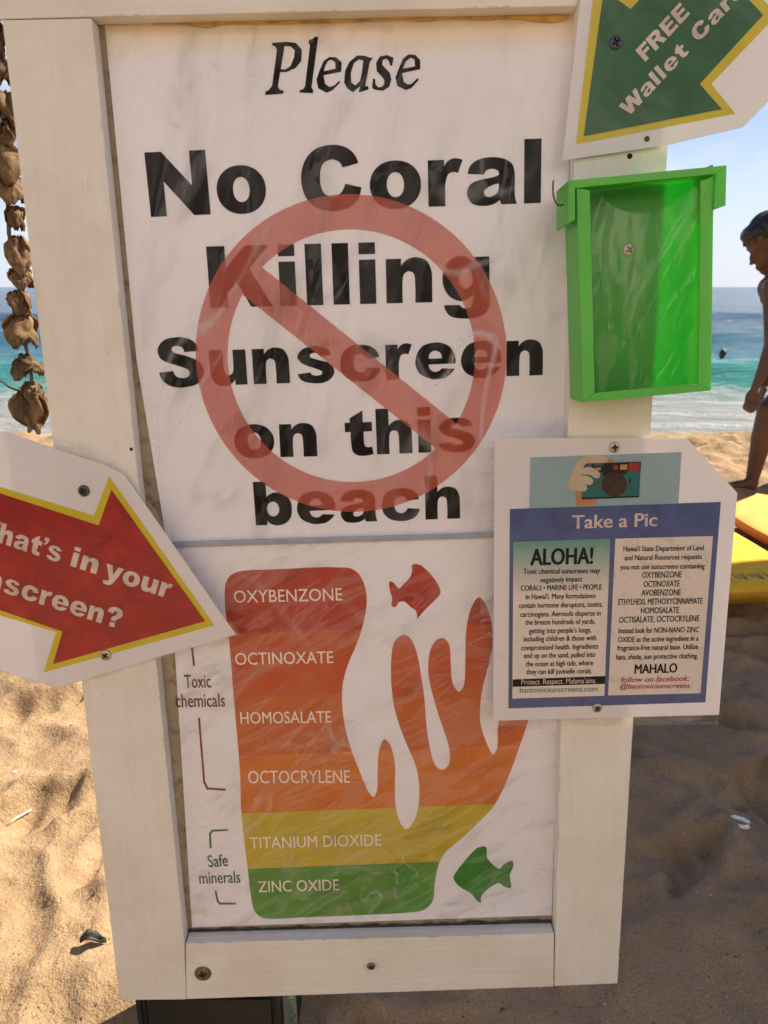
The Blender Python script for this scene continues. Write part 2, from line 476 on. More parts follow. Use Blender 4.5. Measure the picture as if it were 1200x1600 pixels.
def font_text(s, offset=0, shear=0, spacing=1.0):
    b_ = offset; offset = 0
    cu = bpy.data.curves.new('t', 'FONT'); cu.body = s; cu.offset = offset; cu.shear = shear; cu.resolution_u = 3
    cu.space_character = spacing
    ob = bpy.data.objects.new('t', cu); COL.objects.link(ob)
    me = bpy.data.meshes.new_from_object(ob)
    V = [(v.co.x, v.co.y) for v in me.vertices]; F = [list(p.vertices) for p in me.polygons]
    bpy.data.objects.remove(ob); bpy.data.curves.remove(cu); bpy.data.meshes.remove(me)
    x0 = min(p[0] for p in V); cap = .70
    V = [((p[0] - x0) / cap, p[1] / cap, 0) for p in V]
    if b_:
        V0, F0 = V, F; V, F = [], []
        for q, (dx, dy) in enumerate(((0, 0), (1, .3), (-1, -.3), (.5, -.7), (-.5, .7))):
            b = len(V); V += [(p[0] + (dx + 1) * b_ * 1.15, p[1] + dy * b_ * .6, q * 3e-5) for p in V0]; F += [[b + i for i in f] for f in F0]
    return V, F, max(p[0] for p in V)


def place(TV, w, p0, p1, cap, z, yflip=1):
    """map text (width w, cap height 1) so its baseline runs p0..p1 (photo px) with cap height in px at mid"""
    a = SL(*p0, z).xy; b = SL(*p1, z).xy
    mid = ((p0[0] + p1[0]) / 2, (p0[1] + p1[1]) / 2)
    d = (b - a); L_ = d.length; ux = d / L_; uy = Vector((-ux.y, ux.x))
    # px scale at mid
    dx, dy = (p1[0] - p0[0]), (p1[1] - p0[1]); l = math.hypot(dx, dy); n = (dy / l, -dx / l)
    m0 = SL(*mid, z).xy; m1 = SL(mid[0] + n[0] * cap, mid[1] + n[1] * cap, z).xy
    h = (m1 - m0).length
    return [(*(a + ux * (t[0] / w * L_) + uy * (t[1] * h)), (t[2] if len(t) > 2 else 0)) for t in TV]


def text_obj(name, items, z, mat, parent, heavy=False, **kw):
    """items: list of (string, p0, p1, cap_px)"""
    V, F = [], []
    for it in items:
        s, p0, p1, cap = it[:4]
        tv, tf, w = heavy_text(s) if heavy else font_text(s, **kw)
        b = len(V); V += place(tv, w, p0, p1, cap, z); F += [[b + i for i in f] for f in tf]
    o = print_loc(name, V, F, z, mat, parent)
    if not heavy or 'sunscreen?' in [i[0] for i in items]: o['kind'] = 'stuff'
    return o


# ---------------------------------------------------------------- screws
def screw_mesh(r, dome=.35):
    n = 26; V = []; F = []; idx = {}
    for i in range(n + 1):
        for j in range(n + 1):
            a = -1 + 2 * i / n; b = -1 + 2 * j / n
            # square to disc
            x = a * math.sqrt(1 - b * b / 2); y = b * math.sqrt(1 - a * a / 2)
            rr = math.hypot(x, y)
            z = dome * math.sqrt(max(0, 1 - (rr * .97) ** 2)) - (.0 if rr < .97 else .1)
            ax, ay = abs(x), abs(y)
            if (ax < .15 and ay < .56) or (ay < .15 and ax < .56) or ax + ay < .34: z -= .34
            V.append((x * r, y * r, z * r)); idx[i, j] = len(V) - 1
    for i in range(n):
        for j in range(n): F.append([idx[i, j], idx[i + 1, j], idx[i + 1, j + 1], idx[i, j + 1]])
    me = bpy.data.meshes.new('screw'); me.from_pydata(V, [], F); me.update()
    me['recess'] = [int(min(abs(p.center.x), abs(p.center.y)) < .16 * r and max(abs(p.center.x), abs(p.center.y)) < .56 * r) for p in me.polygons]
    return me


# ================================================================ MATERIALS
M = {}
M['wood_v'] = wood('painted_wood_upright', 'y'); M['wood_h'] = wood('painted_wood_rail', 'x')
M['paper'] = paper('poster_paper', (.90, .89, .965), 0)
M['lam'] = paper('laminated_paper', (.89, .86, .885), .22)
M['black'] = ink('black_ink', (.006, .005, .005))
M['steel'] = simple('zinc_screw', (.50, .44, .35), .36, 1, .2, 400, .2)
M['recess'] = simple('dark_recess', (.03, .025, .02), .7)  # darker colour for the slot faces of the screws
M['dark_steel'] = simple('black_screw', (.09, .10, .12), .4, .8, .2, 400, .2)
M['rust'] = simple('rusty_screw', (.22, .17, .11), .45, .8, .45, 500, .4)


# ================================================================ GROUND
def smooth01(t): t = np.clip(t, 0, 1); return t * t * (3 - 2 * t)


def build_sand():
    def seg(a, b, s): return list(np.arange(a, b, s))
    xs = seg(-40, -8, 4) + seg(-8, -3, .35) + seg(-3, -1.3, .05) + seg(-1.3, 1.7, .0105) + seg(1.7, 3.4, .03) + seg(3.4, 9, .3) + seg(9, 42, 4)
    ys = seg(-30, -6, 3) + seg(-6, .3, .3) + seg(.3, 2.5, .0105) + seg(2.5, 5.2, .024) + seg(5.2, 14, .3)
    xs = np.array(xs); ys = np.array(ys)
    X, Y = np.meshgrid(xs, ys)
    Z = .20 * smooth01((Y - 1.9) / 2.2)
    Z = Z - 1.25 * smooth01((Y - 4.3) / 7.5) * (Y > 4.3) - .9 * smooth01((Y - 4.35) / 3.2)
    Zf_ = Z.ravel().copy(); xf = X.ravel(); yf = Y.ravel()
    near = (yf > .25) & (yf < 5.4) & (xf > -3.1) & (xf < 3.6)
    nz = np.zeros_like(Zf_)
    fr = noise.fractal; nn = noise.noise
    for i in np.nonzero(near)[0]:
        x, y = xf[i], yf[i]
        w = .3 * nn(Vector((x * 1.3, y * 1.3, 3)))
        w2 = .5 * nn(Vector((x * 3.1 + 7, y * 3.3, 8)))
        q1 = 1 - abs(nn(Vector((x * 3.0 + w2, y * 4.6 + w2 * 1.5 + x * 1.6, 5)))) * 2; q2 = 1 - abs(nn(Vector((x * 7.5 + w2 * 2, y * 10 - x * 3, 6)))) * 2
        v = .030 * nn(Vector((x * 1.7 + w, y * 2.3, 0))) + .022 * max(0, q1) ** 2 + .011 * max(0, q2) ** 2 + .007 * nn(Vector((x * 9, y * 11, 1)))
        v += .0026 * nn(Vector((x * 24, y * 27, 2))) + .0015 * nn(Vector((x * 55, y * 58, 4)))
        far = min(1, max(0, (y - 2.3) / .8))
        if far > 0: v += far * (.05 * abs(nn(Vector((x * 3.3, y * 4.0, 9)))) + .028 * nn(Vector((x * 8.5, y * 9, 11))) + .012 * nn(Vector((x * 20, y * 22, 12))))
        nz[i] = v
    Zf_ += nz
    # footprints: hollow with pushed-up rim
    rnd = random.Random(5)
    prints = [(-.60, 1.50, 1.0, .04), (-.72, 1.35, .8, .055), (-.50, 1.62, .5, .06), (-.83, 1.08, 1.1, .05), (-.62, 1.92, .3, .06), (-.95, 1.75, .9, .06), (-.7, 2.3, 1.2, .06),
              (.52, 1.62, 2.6, .05), (.9, 1.75, 2.3, .05), (.62, 1.22, .5, .045), (.86, 1.42, .9, .05), (.42, 1.38, 1.7, .04), (.75, 2.0, .4, .05), (-.52, 1.22, .3, .045)]
    for _ in range(26): prints.append((rnd.uniform(-2, 3), rnd.uniform(2.3, 4.6), rnd.uniform(0, 3), rnd.uniform(.05, .08)))
    for _ in range(22): prints.append((rnd.uniform(-1.5, 2), rnd.uniform(.5, 2.4), rnd.uniform(0, 3), rnd.uniform(.012, .028)))
    for (fx, fy, fa, r) in prints:
        m = (abs(xf - fx) < .4) & (abs(yf - fy) < .4)
        dx = xf[m] - fx; dy = yf[m] - fy
        a = (dx * math.cos(fa) + dy * math.sin(fa)) / (r * 2.1); b = (-dx * math.sin(fa) + dy * math.cos(fa)) / r
        q = np.sqrt(a * a + b * b)
        th = np.arctan2(b, a); ph = fx * 17 + fy * 9
        q = q * (1 + .22 * np.sin(2 * th + ph) + .14 * np.sin(3 * th + 2 * ph) + .09 * np.sin(7 * th + ph))
        dp = min(.036, r * .7)
        Zf_[m] += -dp * np.exp(-q ** 4 * .9) * (1 + .25 * np.sin(dx / r * 5 + ph)) + dp * .5 * np.exp(-((q - 1.3) / .32) ** 2) * (.6 + .4 * np.sin(th + ph))
    V = np.column_stack([xf, yf, Zf_])
    ny, nx = X.shape
    I = np.arange(ny * nx).reshape(ny, nx)
    Fq = np.column_stack([I[:-1, :-1].ravel(), I[:-1, 1:].ravel(), I[1:, 1:].ravel(), I[1:, :-1].ravel()])
    me = bpy.data.meshes.new('sand'); me.vertices.add(len(V)); me.vertices.foreach_set('co', V.ravel())
    me.loops.add(Fq.size); me.loops.foreach_set('vertex_index', Fq.ravel())
    me.polygons.add(len(Fq)); me.polygons.foreach_set('loop_start', np.arange(0, Fq.size, 4)); me.update()
    me.validate()
    m, N, L, P = nmat('beach_sand')
    v = coords(N, L)
    g1 = noise_n(N, L, v, 1.6, 5, .6); g2 = noise_n(N, L, v, 320, 3, .7); g3 = noise_n(N, L, v, 26, 5, .65)
    c = ramp(N, L, g1, [(.3, (.26, .160, .080)), (.7, (.35, .225, .120))])
    c = mixc(N, L, .55, c, ramp(N, L, g3, [(.3, (.26, .165, .085)), (.7, (.41, .28, .155))]))
    c = mixc(N, L, .5, c, ramp(N, L, g2, [(.30, (.12, .075, .045)), (.42, (.30, .21, .13)), (.6, (.42, .31, .19)), (.72, (.72, .60, .44))]))
    c = mixc(N, L, ramp(N, L, noise_n(N, L, v, 4.5, 5, .6, 1), [(.42, (0, 0, 0)), (.62, (.5, .5, .5))]), c, (.19, .125, .07))
    dk = noise_n(N, L, v, 150, 1, .5)
    c = mixc(N, L, ramp(N, L, dk, [(.255, (.9, .9, .9)), (.275, (0, 0, 0))]), c, (.05, .035, .025))
    L.new(c, P.inputs['Base Color']); P.inputs['Roughness'].default_value = .9
    P.inputs['Specular IOR Level'].default_value = .25
    b = bump(N, L, g3, .8, .014); b = bump(N, L, noise_n(N, L, v, 110, 3, .7), .7, .004, b); b = bump(N, L, g2, .8, .0018, b)
    L.new(b, P.inputs['Normal'])
    o = link('sand', me, m, None, True); tag(o, kind='structure')
    return xs, ys, Zf_.reshape(ny, nx)


SX, SY, SZ = build_sand()


def gz(x, y):
    i = int(np.clip(np.searchsorted(SX, x) - 1, 0, len(SX) - 2)); j = int(np.clip(np.searchsorted(SY, y) - 1, 0, len(SY) - 2))
    a = (x - SX[i]) / (SX[i + 1] - SX[i]); b = (y - SY[j]) / (SY[j + 1] - SY[j])
    return float((SZ[j, i] * (1 - a) + SZ[j, i + 1] * a) * (1 - b) + (SZ[j + 1, i] * (1 - a) + SZ[j + 1, i + 1] * a) * b)


def gpoint(px, py):
    d = cdir(px, py); t = .5
    while t < 12:
        p = CAM + d * t
        if p.z <= gz(p.x, p.y): return p
        t += .004
    return CAM + d * 3


# ---------------------------------------------------------------- sea
WL = -.95
def build_sea():
    ys = list(np.arange(7, 13, .12)) + list(np.arange(13, 22, .1)) + list(np.arange(22, 60, .5)); y = 60
    while y < 9000: ys.append(y); y *= 1.12
    xs = [-9000, -3000, -900, -300, -120, -60, -40] + list(np.arange(-30, 40, .4)) + [40, 60, 120, 300, 900, 3000, 9000]
    V = []; nn = noise.noise
    for y in ys:
        for x in xs:
            z = 0
            if abs(x) < 45 and y < 400:
                sh = 1.1 * nn(Vector((x * .09, 0, 3)))
                d = y - (17.2 + sh)
                amp = .40 + .16 * nn(Vector((x * .16, 1, 1)))
                z += amp * math.exp(-(d / (.75 if d < 0 else 1.9)) ** 2)
                d2 = y - (31 + 2 * sh); z += .32 * math.exp(-(d2 / (1.3 if d2 < 0 else 3)) ** 2)
                d3 = y - (52 + 3 * sh); z += .38 * math.exp(-(d3 / (2 if d3 < 0 else 5)) ** 2)
                f = min(1, max(0, (y - 9) / 8))
                z += f * (.07 * nn(Vector((x * .35, y * .7, 2))) + .05 * nn(Vector((x * 1.2, y * 1.8, 5)))) + .012 * nn(Vector((x * 2.5, y * 4, 7)))
                if 14.2 < y < 17.4: z += .07 * max(0, nn(Vector((x * 2.2, y * 3, 8))))
            V.append((x, y, z))
    nx = len(xs); F = [[j * nx + i, j * nx + i + 1, (j + 1) * nx + i + 1, (j + 1) * nx + i] for j in range(len(ys) - 1) for i in range(nx - 1)]
    m, N, L, P = nmat('sea_water')
    tc = N.new('ShaderNodeTexCoord'); sp = N.new('ShaderNodeSeparateXYZ'); L.new(tc.outputs['Object'], sp.inputs[0])
    wob = noise_n(N, L, coords(N, L, (.25, .9, 1)), 1.0, 4)
    yy = math_n(N, L, 'ADD', sp.outputs['Y'], math_n(N, L, 'MULTIPLY', math_n(N, L, 'SUBTRACT', wob, .5), 5))
    mr = N.new('ShaderNodeMapRange'); mr.inputs['From Min'].default_value = 9; mr.inputs['From Max'].default_value = 70; L.new(yy, mr.inputs['Value'])
    c = ramp(N, L, mr.outputs[0], [(0, (.22, .26, .24)), (.07, (.10, .27, .26)), (.14, (.045, .25, .25)), (.22, (.03, .16, .22)), (.42, (.022, .09, .165)), (1, (.015, .06, .125))])
    # foam: wash by the shore, the broken front of the wave, loose flecks
    fn = noise_n(N, L, coords(N, L, (.8, 1.7, 1)), 1.5, 8, .68, .8)
    sh = N.new('ShaderNodeMapRange'); sh.inputs['From Min'].default_value = 15.3; sh.inputs['From Max'].default_value = 13.2; L.new(yy, sh.inputs['Value'])
    foam1 = math_n(N, L, 'MULTIPLY', sh.outputs[0], math_n(N, L, 'ADD', .35, fn))
    zc = N.new('ShaderNodeMapRange'); zc.inputs['From Min'].default_value = .36; zc.inputs['From Max'].default_value = .52; L.new(sp.outputs['Z'], zc.inputs['Value'])
    fc = noise_n(N, L, coords(N, L, (1, 1.5, 1)), 3.2, 6, .7)
    crest = math_n(N, L, 'MULTIPLY', zc.outputs[0], ramp(N, L, fc, [(.47, (0, 0, 0)), (.56, (1, 1, 1))]))
    front = N.new('ShaderNodeMapRange'); front.inputs['From Min'].default_value = 16.4; front.inputs['From Max'].default_value = 14.8; L.new(yy, front.inputs['Value'])
    ff = math_n(N, L, 'MULTIPLY', front.outputs[0], ramp(N, L, fc, [(.42, (0, 0, 0)), (.58, (1, 1, 1))]))
    fl = ramp(N, L, noise_n(N, L, coords(N, L, (.35, 1.5, 1)), .9, 7, .7, .5), [(.63, (0, 0, 0)), (.67, (.9, .9, .9))])
    crest = math_n(N, L, 'ADD', crest, fl)
    foam = math_n(N, L, 'MINIMUM', 1.0, math_n(N, L, 'ADD', math_n(N, L, 'ADD', foam1, crest), ff))
    c = mixc(N, L, foam, c, (.30, .325, .34))
    L.new(c, P.inputs['Base Color'])
    L.new(math_n(N, L, 'MULTIPLY_ADD', foam, .5, .12), P.inputs['Roughness'])
    P.inputs['IOR'].default_value = 1.33; P.inputs['Specular IOR Level'].default_value = .14
    b = bump(N, L, noise_n(N, L, coords(N, L, (.5, 1.4, 1)), 1.1, 8, .66, .6), .9, .6)
    b = bump(N, L, noise_n(N, L, coords(N, L, (1, 2.2, 1)), 6, 4, .6), .35, .08, b)
    L.new(b, P.inputs['Normal'])
    o = pyd('sea', V, F, m, None, True); o.location.z = WL; tag(o, kind='structure')


build_sea()

# ================================================================ THE SIGN
def board(name, pts_px, z0, z1, mat, parent, bev=.0012):
    return slab(name, [SL(*p, z1).xy for p in pts_px], z0, z1, mat, parent, bev)


sign = sroot('wooden_sign', 560, 1565, -.02)
tag(sign, 'tall cream painted wooden frame holding the two coral sunscreen posters on the beach', 'sign frame')
T = .019
Lc = lambda a, b, t: (a[0] + (b[0] - a[0]) * t, a[1] + (b[1] - a[1]) * t)
# outlines of the boards on the front face
LT, LB = (3, 31), (187, 1563)           # left upright, outer edge
LTi, LBi = (143, 28), (291, 1562)       # inner edge
RT, RB = (1057, 10), (965, 1537)
RTi, RBi = (903, 12), (866, 1541)
def ext(a, b, y):                       # extend line a-b to photo row y
    t = (y - a[1]) / (b[1] - a[1]); return (a[0] + (b[0] - a[0]) * t, y)
ul = board('upright', [LT, LTi, (288, 1472), LBi, LB], -T, 0, M['wood_v'], sign)
ur = board('upright', [ext(RTi, RBi, -60), ext(RT, RB, -66), RB, RBi], -T, 0, M['wood_v'], sign)
tr_ = board('top_rail', [(-2, 29.5), ext(LT, LB, -62), ext(RTi, RBi, -70), ext(RTi, RBi, 9.0), (145, 26)], -T, 0, M['wood_h'], sign)
br_ = board('bottom_rail', [(290, 1474), (866, 1459), (865, 1542), (291, 1561.5)], -T, 0, M['wood_h'], sign)


def backing():
    m, N, L, P = nmat('weathered_backing_board')
    v = coords(N, L, (40, 5, 1)); g = noise_n(N, L, v, 2, 6, .6)
    d = noise_n(N, L, coords(N, L), 45, 6, .7)
    c = ramp(N, L, g, [(.3, (.30, .23, .15)), (.7, (.44, .36, .25))])
    c = mixc(N, L, ramp(N, L, d, [(.5, (0, 0, 0)), (.62, (.7, .7, .7))]), c, (.13, .10, .07))
    L.new(c, P.inputs['Base Color']); P.inputs['Roughness'].default_value = .8
    return board('backing_board', [(60, -30), (985, -40), (930, 1500), (230, 1522)], -T - .006, -T - .0005, m, sign)


backing()
# yellow glue left along the top of the sheet
glue = simple('yellow_glue', (.62, .36, .06), .35, vary=.3)
gl_ = smooth_contour([(236, 38.5), (290, 38), (320, 43), (350, 38), (400, 37), (470, 36.5), (640, 31), (655, 34), (700, 30), (760, 31), (800, 29), (860, 35), (885, 30), (890, 24), (700, 27), (400, 33), (240, 36)])
print_px('glue_line', [[[tuple(p) for p in gl_]]], -T + .0022, glue, sign)

gr_ = [(288, 1459)]
rg = random.Random(3)
top_l = [(290 + i * 11.9, 1453 - i * .33 + rg.uniform(-2.2, 2.0)) for i in range(49)]; bot_l = [(290 + i * 11.9, 1463 - i * .33 + rg.uniform(-2.5, 2.5)) for i in range(49)]
print_px('grime_line', [[top_l + bot_l[::-1]]], -T + .0016, simple('grime', (.05, .04, .035), .9, vary=.5, scale=150), sign)
ZP = -T + .0006     # paper surface inside the frame


def screw_on(parent, px, py, z, r, mat, rot=.3, name='screw', dome=.35, label=None):
    me = screw_mesh(r, dome); a = anc(parent); p = SL(px, py, z)
    rc = list(me['recess']); del me['recess']
    o = link(name, me, mat, parent, False); me.materials.append(M['recess']); me.polygons.foreach_set('material_index', rc); o.location = p - a; o.rotation_euler = (0, 0, rot)
    if label: o['label'] = label
    return o


def ring_mesh(r0, r1, h, n=32):
    V = []; F = []
    prof = [(r0, -h * .8), (r0 * 1.02, 0), ((r0 + r1) / 2, h), (r1 * .97, h * .5), (r1, 0)]
    for k in range(n):
        a = 2 * math.pi * k / n
        for r, z in prof: V.append((r * math.cos(a), r * math.sin(a), z))
    q = len(prof)
    for k in range(n):
        for j in range(q - 1): F.append([k * q + j, ((k + 1) % n) * q + j, ((k + 1) % n) * q + j + 1, k * q + j + 1])
    me = bpy.data.meshes.new('ring'); me.from_pydata(V, [], F); me.update(); return me


screw_on(sign, 317, 1521, .0008, .0080, M['rust'], .2, label='big rusty screw in the bottom rail')
w_ = link('washer', ring_mesh(.0062, .0105, .0016), M['rust'], sign, True); w_.location = SL(317, 1521, .0002) - anc(sign)
w_ = link('screw_cup', ring_mesh(.0048, .0100, .0018), simple('white_paint_drip', (.72, .68, .62), .4), sign, True); w_.location = SL(580, 1509, .0002) - anc(sign)
screw_on(sign, 580, 1510, .0004, .0050, M['rust'], .7, label='small screw sunk in a white painted cup')
hole = simple('screw_hole_dark', (.01, .01, .01), .9)
def disc(name, px, py, z, r, mat, parent):
    return print_loc(name, *fill2d([[ell(SL(px, py, z).x, SL(px, py, z).y, r, r, 18)]]), z, mat, parent)
disc('screw_hole', 984, 244, .0004, .0026, hole, sign)
disc('knot', 205, 702, .0004, .0018, hole, sign)

def glow_tinted_paper():
    m = paper('glow_tinted_poster_paper', (.90, .89, .965), 0); nt = m.node_tree; N = nt.nodes; L = nt.links; P = N['Principled BSDF']
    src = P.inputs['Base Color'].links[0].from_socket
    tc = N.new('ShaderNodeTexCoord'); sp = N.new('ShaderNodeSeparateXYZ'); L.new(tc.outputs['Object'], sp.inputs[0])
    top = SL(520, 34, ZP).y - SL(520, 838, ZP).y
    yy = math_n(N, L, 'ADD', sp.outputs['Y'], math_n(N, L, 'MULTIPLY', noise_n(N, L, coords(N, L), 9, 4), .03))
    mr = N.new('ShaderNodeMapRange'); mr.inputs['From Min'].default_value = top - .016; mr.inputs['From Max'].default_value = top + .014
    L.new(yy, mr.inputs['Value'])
    c = mixc(N, L, math_n(N, L, 'MULTIPLY', mr.outputs[0], .75), src, (.80, .58, .26))  # glue yellow and the orange glow at the top edge, painted into the paper
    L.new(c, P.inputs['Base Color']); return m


# ------------------------------------------------ upper poster
M['paper_top'] = glow_tinted_paper()
up = sroot('poster', 520, 838, ZP)
tag(up, 'upper white poster with a red ban ring across large black wording, inside the frame', 'poster')
def sheet(name, pts_px, z, mat, parent):
    return print_px(name, [[pts_px]], z, mat, parent)
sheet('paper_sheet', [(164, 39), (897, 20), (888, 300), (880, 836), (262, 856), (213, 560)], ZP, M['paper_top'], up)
z = ZP + .0004
def poly(pts, ox, oy, s): return [[(ox + x / s, oy + y / s) for x, y in pts]]
PL = [
 [[(62,437),(67,412),(88,405),(112,372),(145,125),(132,97),(112,95),(113,75),(215,68),(275,75),(318,120),(315,200),(275,250),(215,277),(168,278),(152,375),(162,398),(192,408),(190,428)], [(198,97),(172,258),(205,260),(240,235),(265,175),(268,125),(240,100)]],
 [[(303,402),(325,398),(340,378),(375,90),(365,75),(368,55),(392,48),(412,32),(432,35),(428,65),(385,385),(398,405),(395,425),(303,420)]],
 [[(592,275),(595,210),(555,175),(510,173),(470,200),(440,270),(420,330),(432,390),(490,422),(530,405),(585,350),(578,337),(545,370),(510,382),(480,360),(468,300)], [(472,272),(480,235),(500,200),(525,192),(550,210),(552,255)]],
 [[(812,178),(790,178),(755,165),(705,162),(650,205),(618,270),(612,350),(632,390),(672,418),(722,378),(712,420),(783,398),(778,375),(758,375),(790,210)], [(745,198),(715,190),(680,215),(658,285),(662,350),(690,372),(722,340),(735,280)]],
 [[(955,178),(945,235),(932,232),(922,200),(905,185),(880,195),(875,225),(930,285),(940,330),(925,380),(880,408),(825,400),(806,388),(812,322),(828,328),(830,365),(850,385),(875,380),(892,360),(890,330),(838,270),(835,210),(860,170),(910,160)]],
 [[(1140,258),(1140,195),(1105,158),(1060,155),(1020,185),(990,260),(968,315),(982,375),(1040,403),(1080,388),(1132,330),(1122,320),(1080,360),(1055,365),(1025,345),(1015,285)], [(1020,255),(1040,205),(1075,178),(1100,190),(1105,238)]],
]
print_px('word', [[[(400 + x / 4.444, 50 + y / 4.444) for x, y in c] for c in g] for g in PL], z, M['black'], up)
for words in (
    [('No', (236, 339), (418, 331), 101), ('Coral', (473, 330), (845, 317), 100.5)],
    [('Killing', (329, 481), (765, 470), 96)],
    [('Sunscreen', (251, 605), (848, 586), 76)],
    [('on', (368, 716), (496, 713), 71), ('this', (541, 712), (742, 704), 71)],
    [('beach', (400, 821), (719, 810), 68)]):
    for w1 in words: text_obj('word', [w1], z, M['black'], up, heavy=True)


def ring_print():
    # semi-opaque red ink over the black lettering
    m, N, L, P = nmat('red_overprint')
    n = noise_n(N, L, coords(N, L), 18, 5, .6)
    L.new(ramp(N, L, n, [(.35, (.62, .085, .05)), (.65, (.74, .14, .06))]), P.inputs['Base Color'])
    P.inputs['Roughness'].default_value = .4; P.inputs['Alpha'].default_value = .56
    zz = z + .0004
    c = SL(549, 563, zz).xy
    r = ((SL(309, 563, zz).xy - c).length + (SL(793, 555, zz).xy - c).length + (SL(549, 311, zz).xy - c).length + (SL(555, 808, zz).xy - c).length) / 4
    ri = r * .795
    out = ell(c.x, c.y, r, r, 96)
    th = math.radians(-39.5)        # bar direction (runs down to the right)
    ux = Vector((math.cos(th), math.sin(th))); uy = Vector((-ux.y, ux.x)); hw = r * .105
    def half(sign_):
        pts = []
        a0 = math.asin(hw / ri)
        for k in range(61):
            a = a0 + (math.pi - 2 * a0) * k / 60
            p = ux * (ri * math.cos(a)) + uy * (sign_ * ri * math.sin(a)); pts.append(c + p)
        return pts
    V, F = fill2d([[out, half(1), half(-1)]])
    print_loc('ban_symbol', V, F, zz, m, up)


ring_print()


def film(name, corners_px, z, mat, parent, nx=60, ny=80, amp=.0016, seed=1, ang=.6, st=3.0, base=0.0012, freq=9, folds=()):
    """clear sleeve: a real wrinkled sheet just in front of the print"""
    a, b, c, d = [SL(*p, z).xy for p in corners_px]   # tl tr br bl
    V = []
    CR = []
    ca, sa = math.cos(ang), math.sin(ang)
    FS = [([SL(q[0], q[1], z).xy for q in pts], fw, fH) for pts, fw, fH in folds]
    for j in range(ny + 1):
        for i in range(nx + 1):
            s, t = i / nx, j / ny
            p = (a * (1 - s) + b * s) * (1 - t) + (d * (1 - s) + c * s) * t
            x = p.x * ca + p.y * sa; y = (-p.x * sa + p.y * ca) * st
            q = Vector((x * freq, y * freq, seed)); w = noise.noise(q * .5) * 1.4
            q = q + Vector((w, w, 0))
            h = 1 - abs(noise.noise(q)) * 2.6; h = max(0, h) ** 3
            h2 = noise.noise(q * 2.3)
            edge = min(1, s * 10, (1 - s) * 10, t * 10, (1 - t) * 10)
            fh = 0
            for seg, fw, fH in FS:
                if not seg: continue
                dm = 9; L0 = len(seg) - 1
                for q_ in range(L0):
                    A_, B_ = seg[q_], seg[q_ + 1]; ab = B_ - A_; tt = max(0, min(1, (p - A_).dot(ab) / ab.length_squared)); dd_ = (p - A_ - ab * tt).length
                    if dd_ < dm: dm = dd_; pos = (q_ + tt) / L0
                if dm < fw * 3: fh += fH * math.exp(-(dm / (fw * (.45 + .55 * math.sin(math.pi * pos)))) ** 2) * math.sin(math.pi * min(1, max(0, pos * .9 + .05)))
            cre = fine = 0
            cr = abs(noise.noise(q * 1.7 + Vector((4, 9, 2)))); cr = max(0, 1 - cr * 16) * max(0, noise.noise(q * .6 + Vector((3, 1, 7))) * 2.2)
            CR.append(min(1, cr + min(.8, abs(fh) / .0035) ** 3 * .5))
            V.append((p.x - anc(parent).x, p.y - anc(parent).y, z - anc(parent).z + base + edge * (fh + amp * (h * .8 + .35 * h2 + .3))))
    F = [[j * (nx + 1) + i, (j + 1) * (nx + 1) + i, (j + 1) * (nx + 1) + i + 1, j * (nx + 1) + i + 1] for j in range(ny) for i in range(nx)]
    o = pyd(name, V, F, mat, parent, True)
    at = o.data.attributes.new('crease', 'FLOAT', 'POINT'); at.data.foreach_set('value', CR)
    return o


fm1 = film_mat('sleeve_film_upper', .03, hazecol=(.93, .92, 1.0), rot=R(74), stretch=4.6, scale=3.4, strength=.26, seed=1.7, refl=.5)
film('clear_sleeve', [(163, 40), (897, 21), (880, 838), (262, 857)], z + .0008, fm1, up, 180, 210, .0020, 3.3, R(62), 2.6, .0012, 4,
     [([(332, 150), (330, 235), (285, 310), (232, 385), (212, 430)], .011, .0050), ([(258, 66), (243, 120), (262, 175), (300, 205)], .009, .0030), ([(176, 100), (222, 110), (256, 68)], .005, .0022),
      ([(290, 85), (350, 122), (420, 128)], .006, .0024), ([(215, 200), (200, 265), (190, 300)], .007, .0028), ([(705, 160), (722, 300), (745, 430), (800, 590)], .0045, .0026),
      ([(748, 190), (790, 330), (820, 470), (870, 600)], .0045, .0028), ([(800, 120), (850, 250), (872, 300)], .004, .0022), ([(640, 190), (690, 330), (700, 420)], .005, .0022),
      ([(850, 330), (800, 420), (880, 560)], .010, .0026), ([(420, 790), (560, 745), (700, 770)], .008, .0022), ([(600, 560), (640, 640), (600, 720)], .010, .0022)])

# ------------------------------------------------ lower poster
lo = sroot('poster', 570, 1440, ZP)
tag(lo, 'lower poster with a red, yellow and green hand, two fish and a list of chemicals', 'poster')
sheet('paper_sheet', [(263, 853), (880, 833), (862, 1430), (300, 1449)], ZP + .0001, M['paper'], lo)
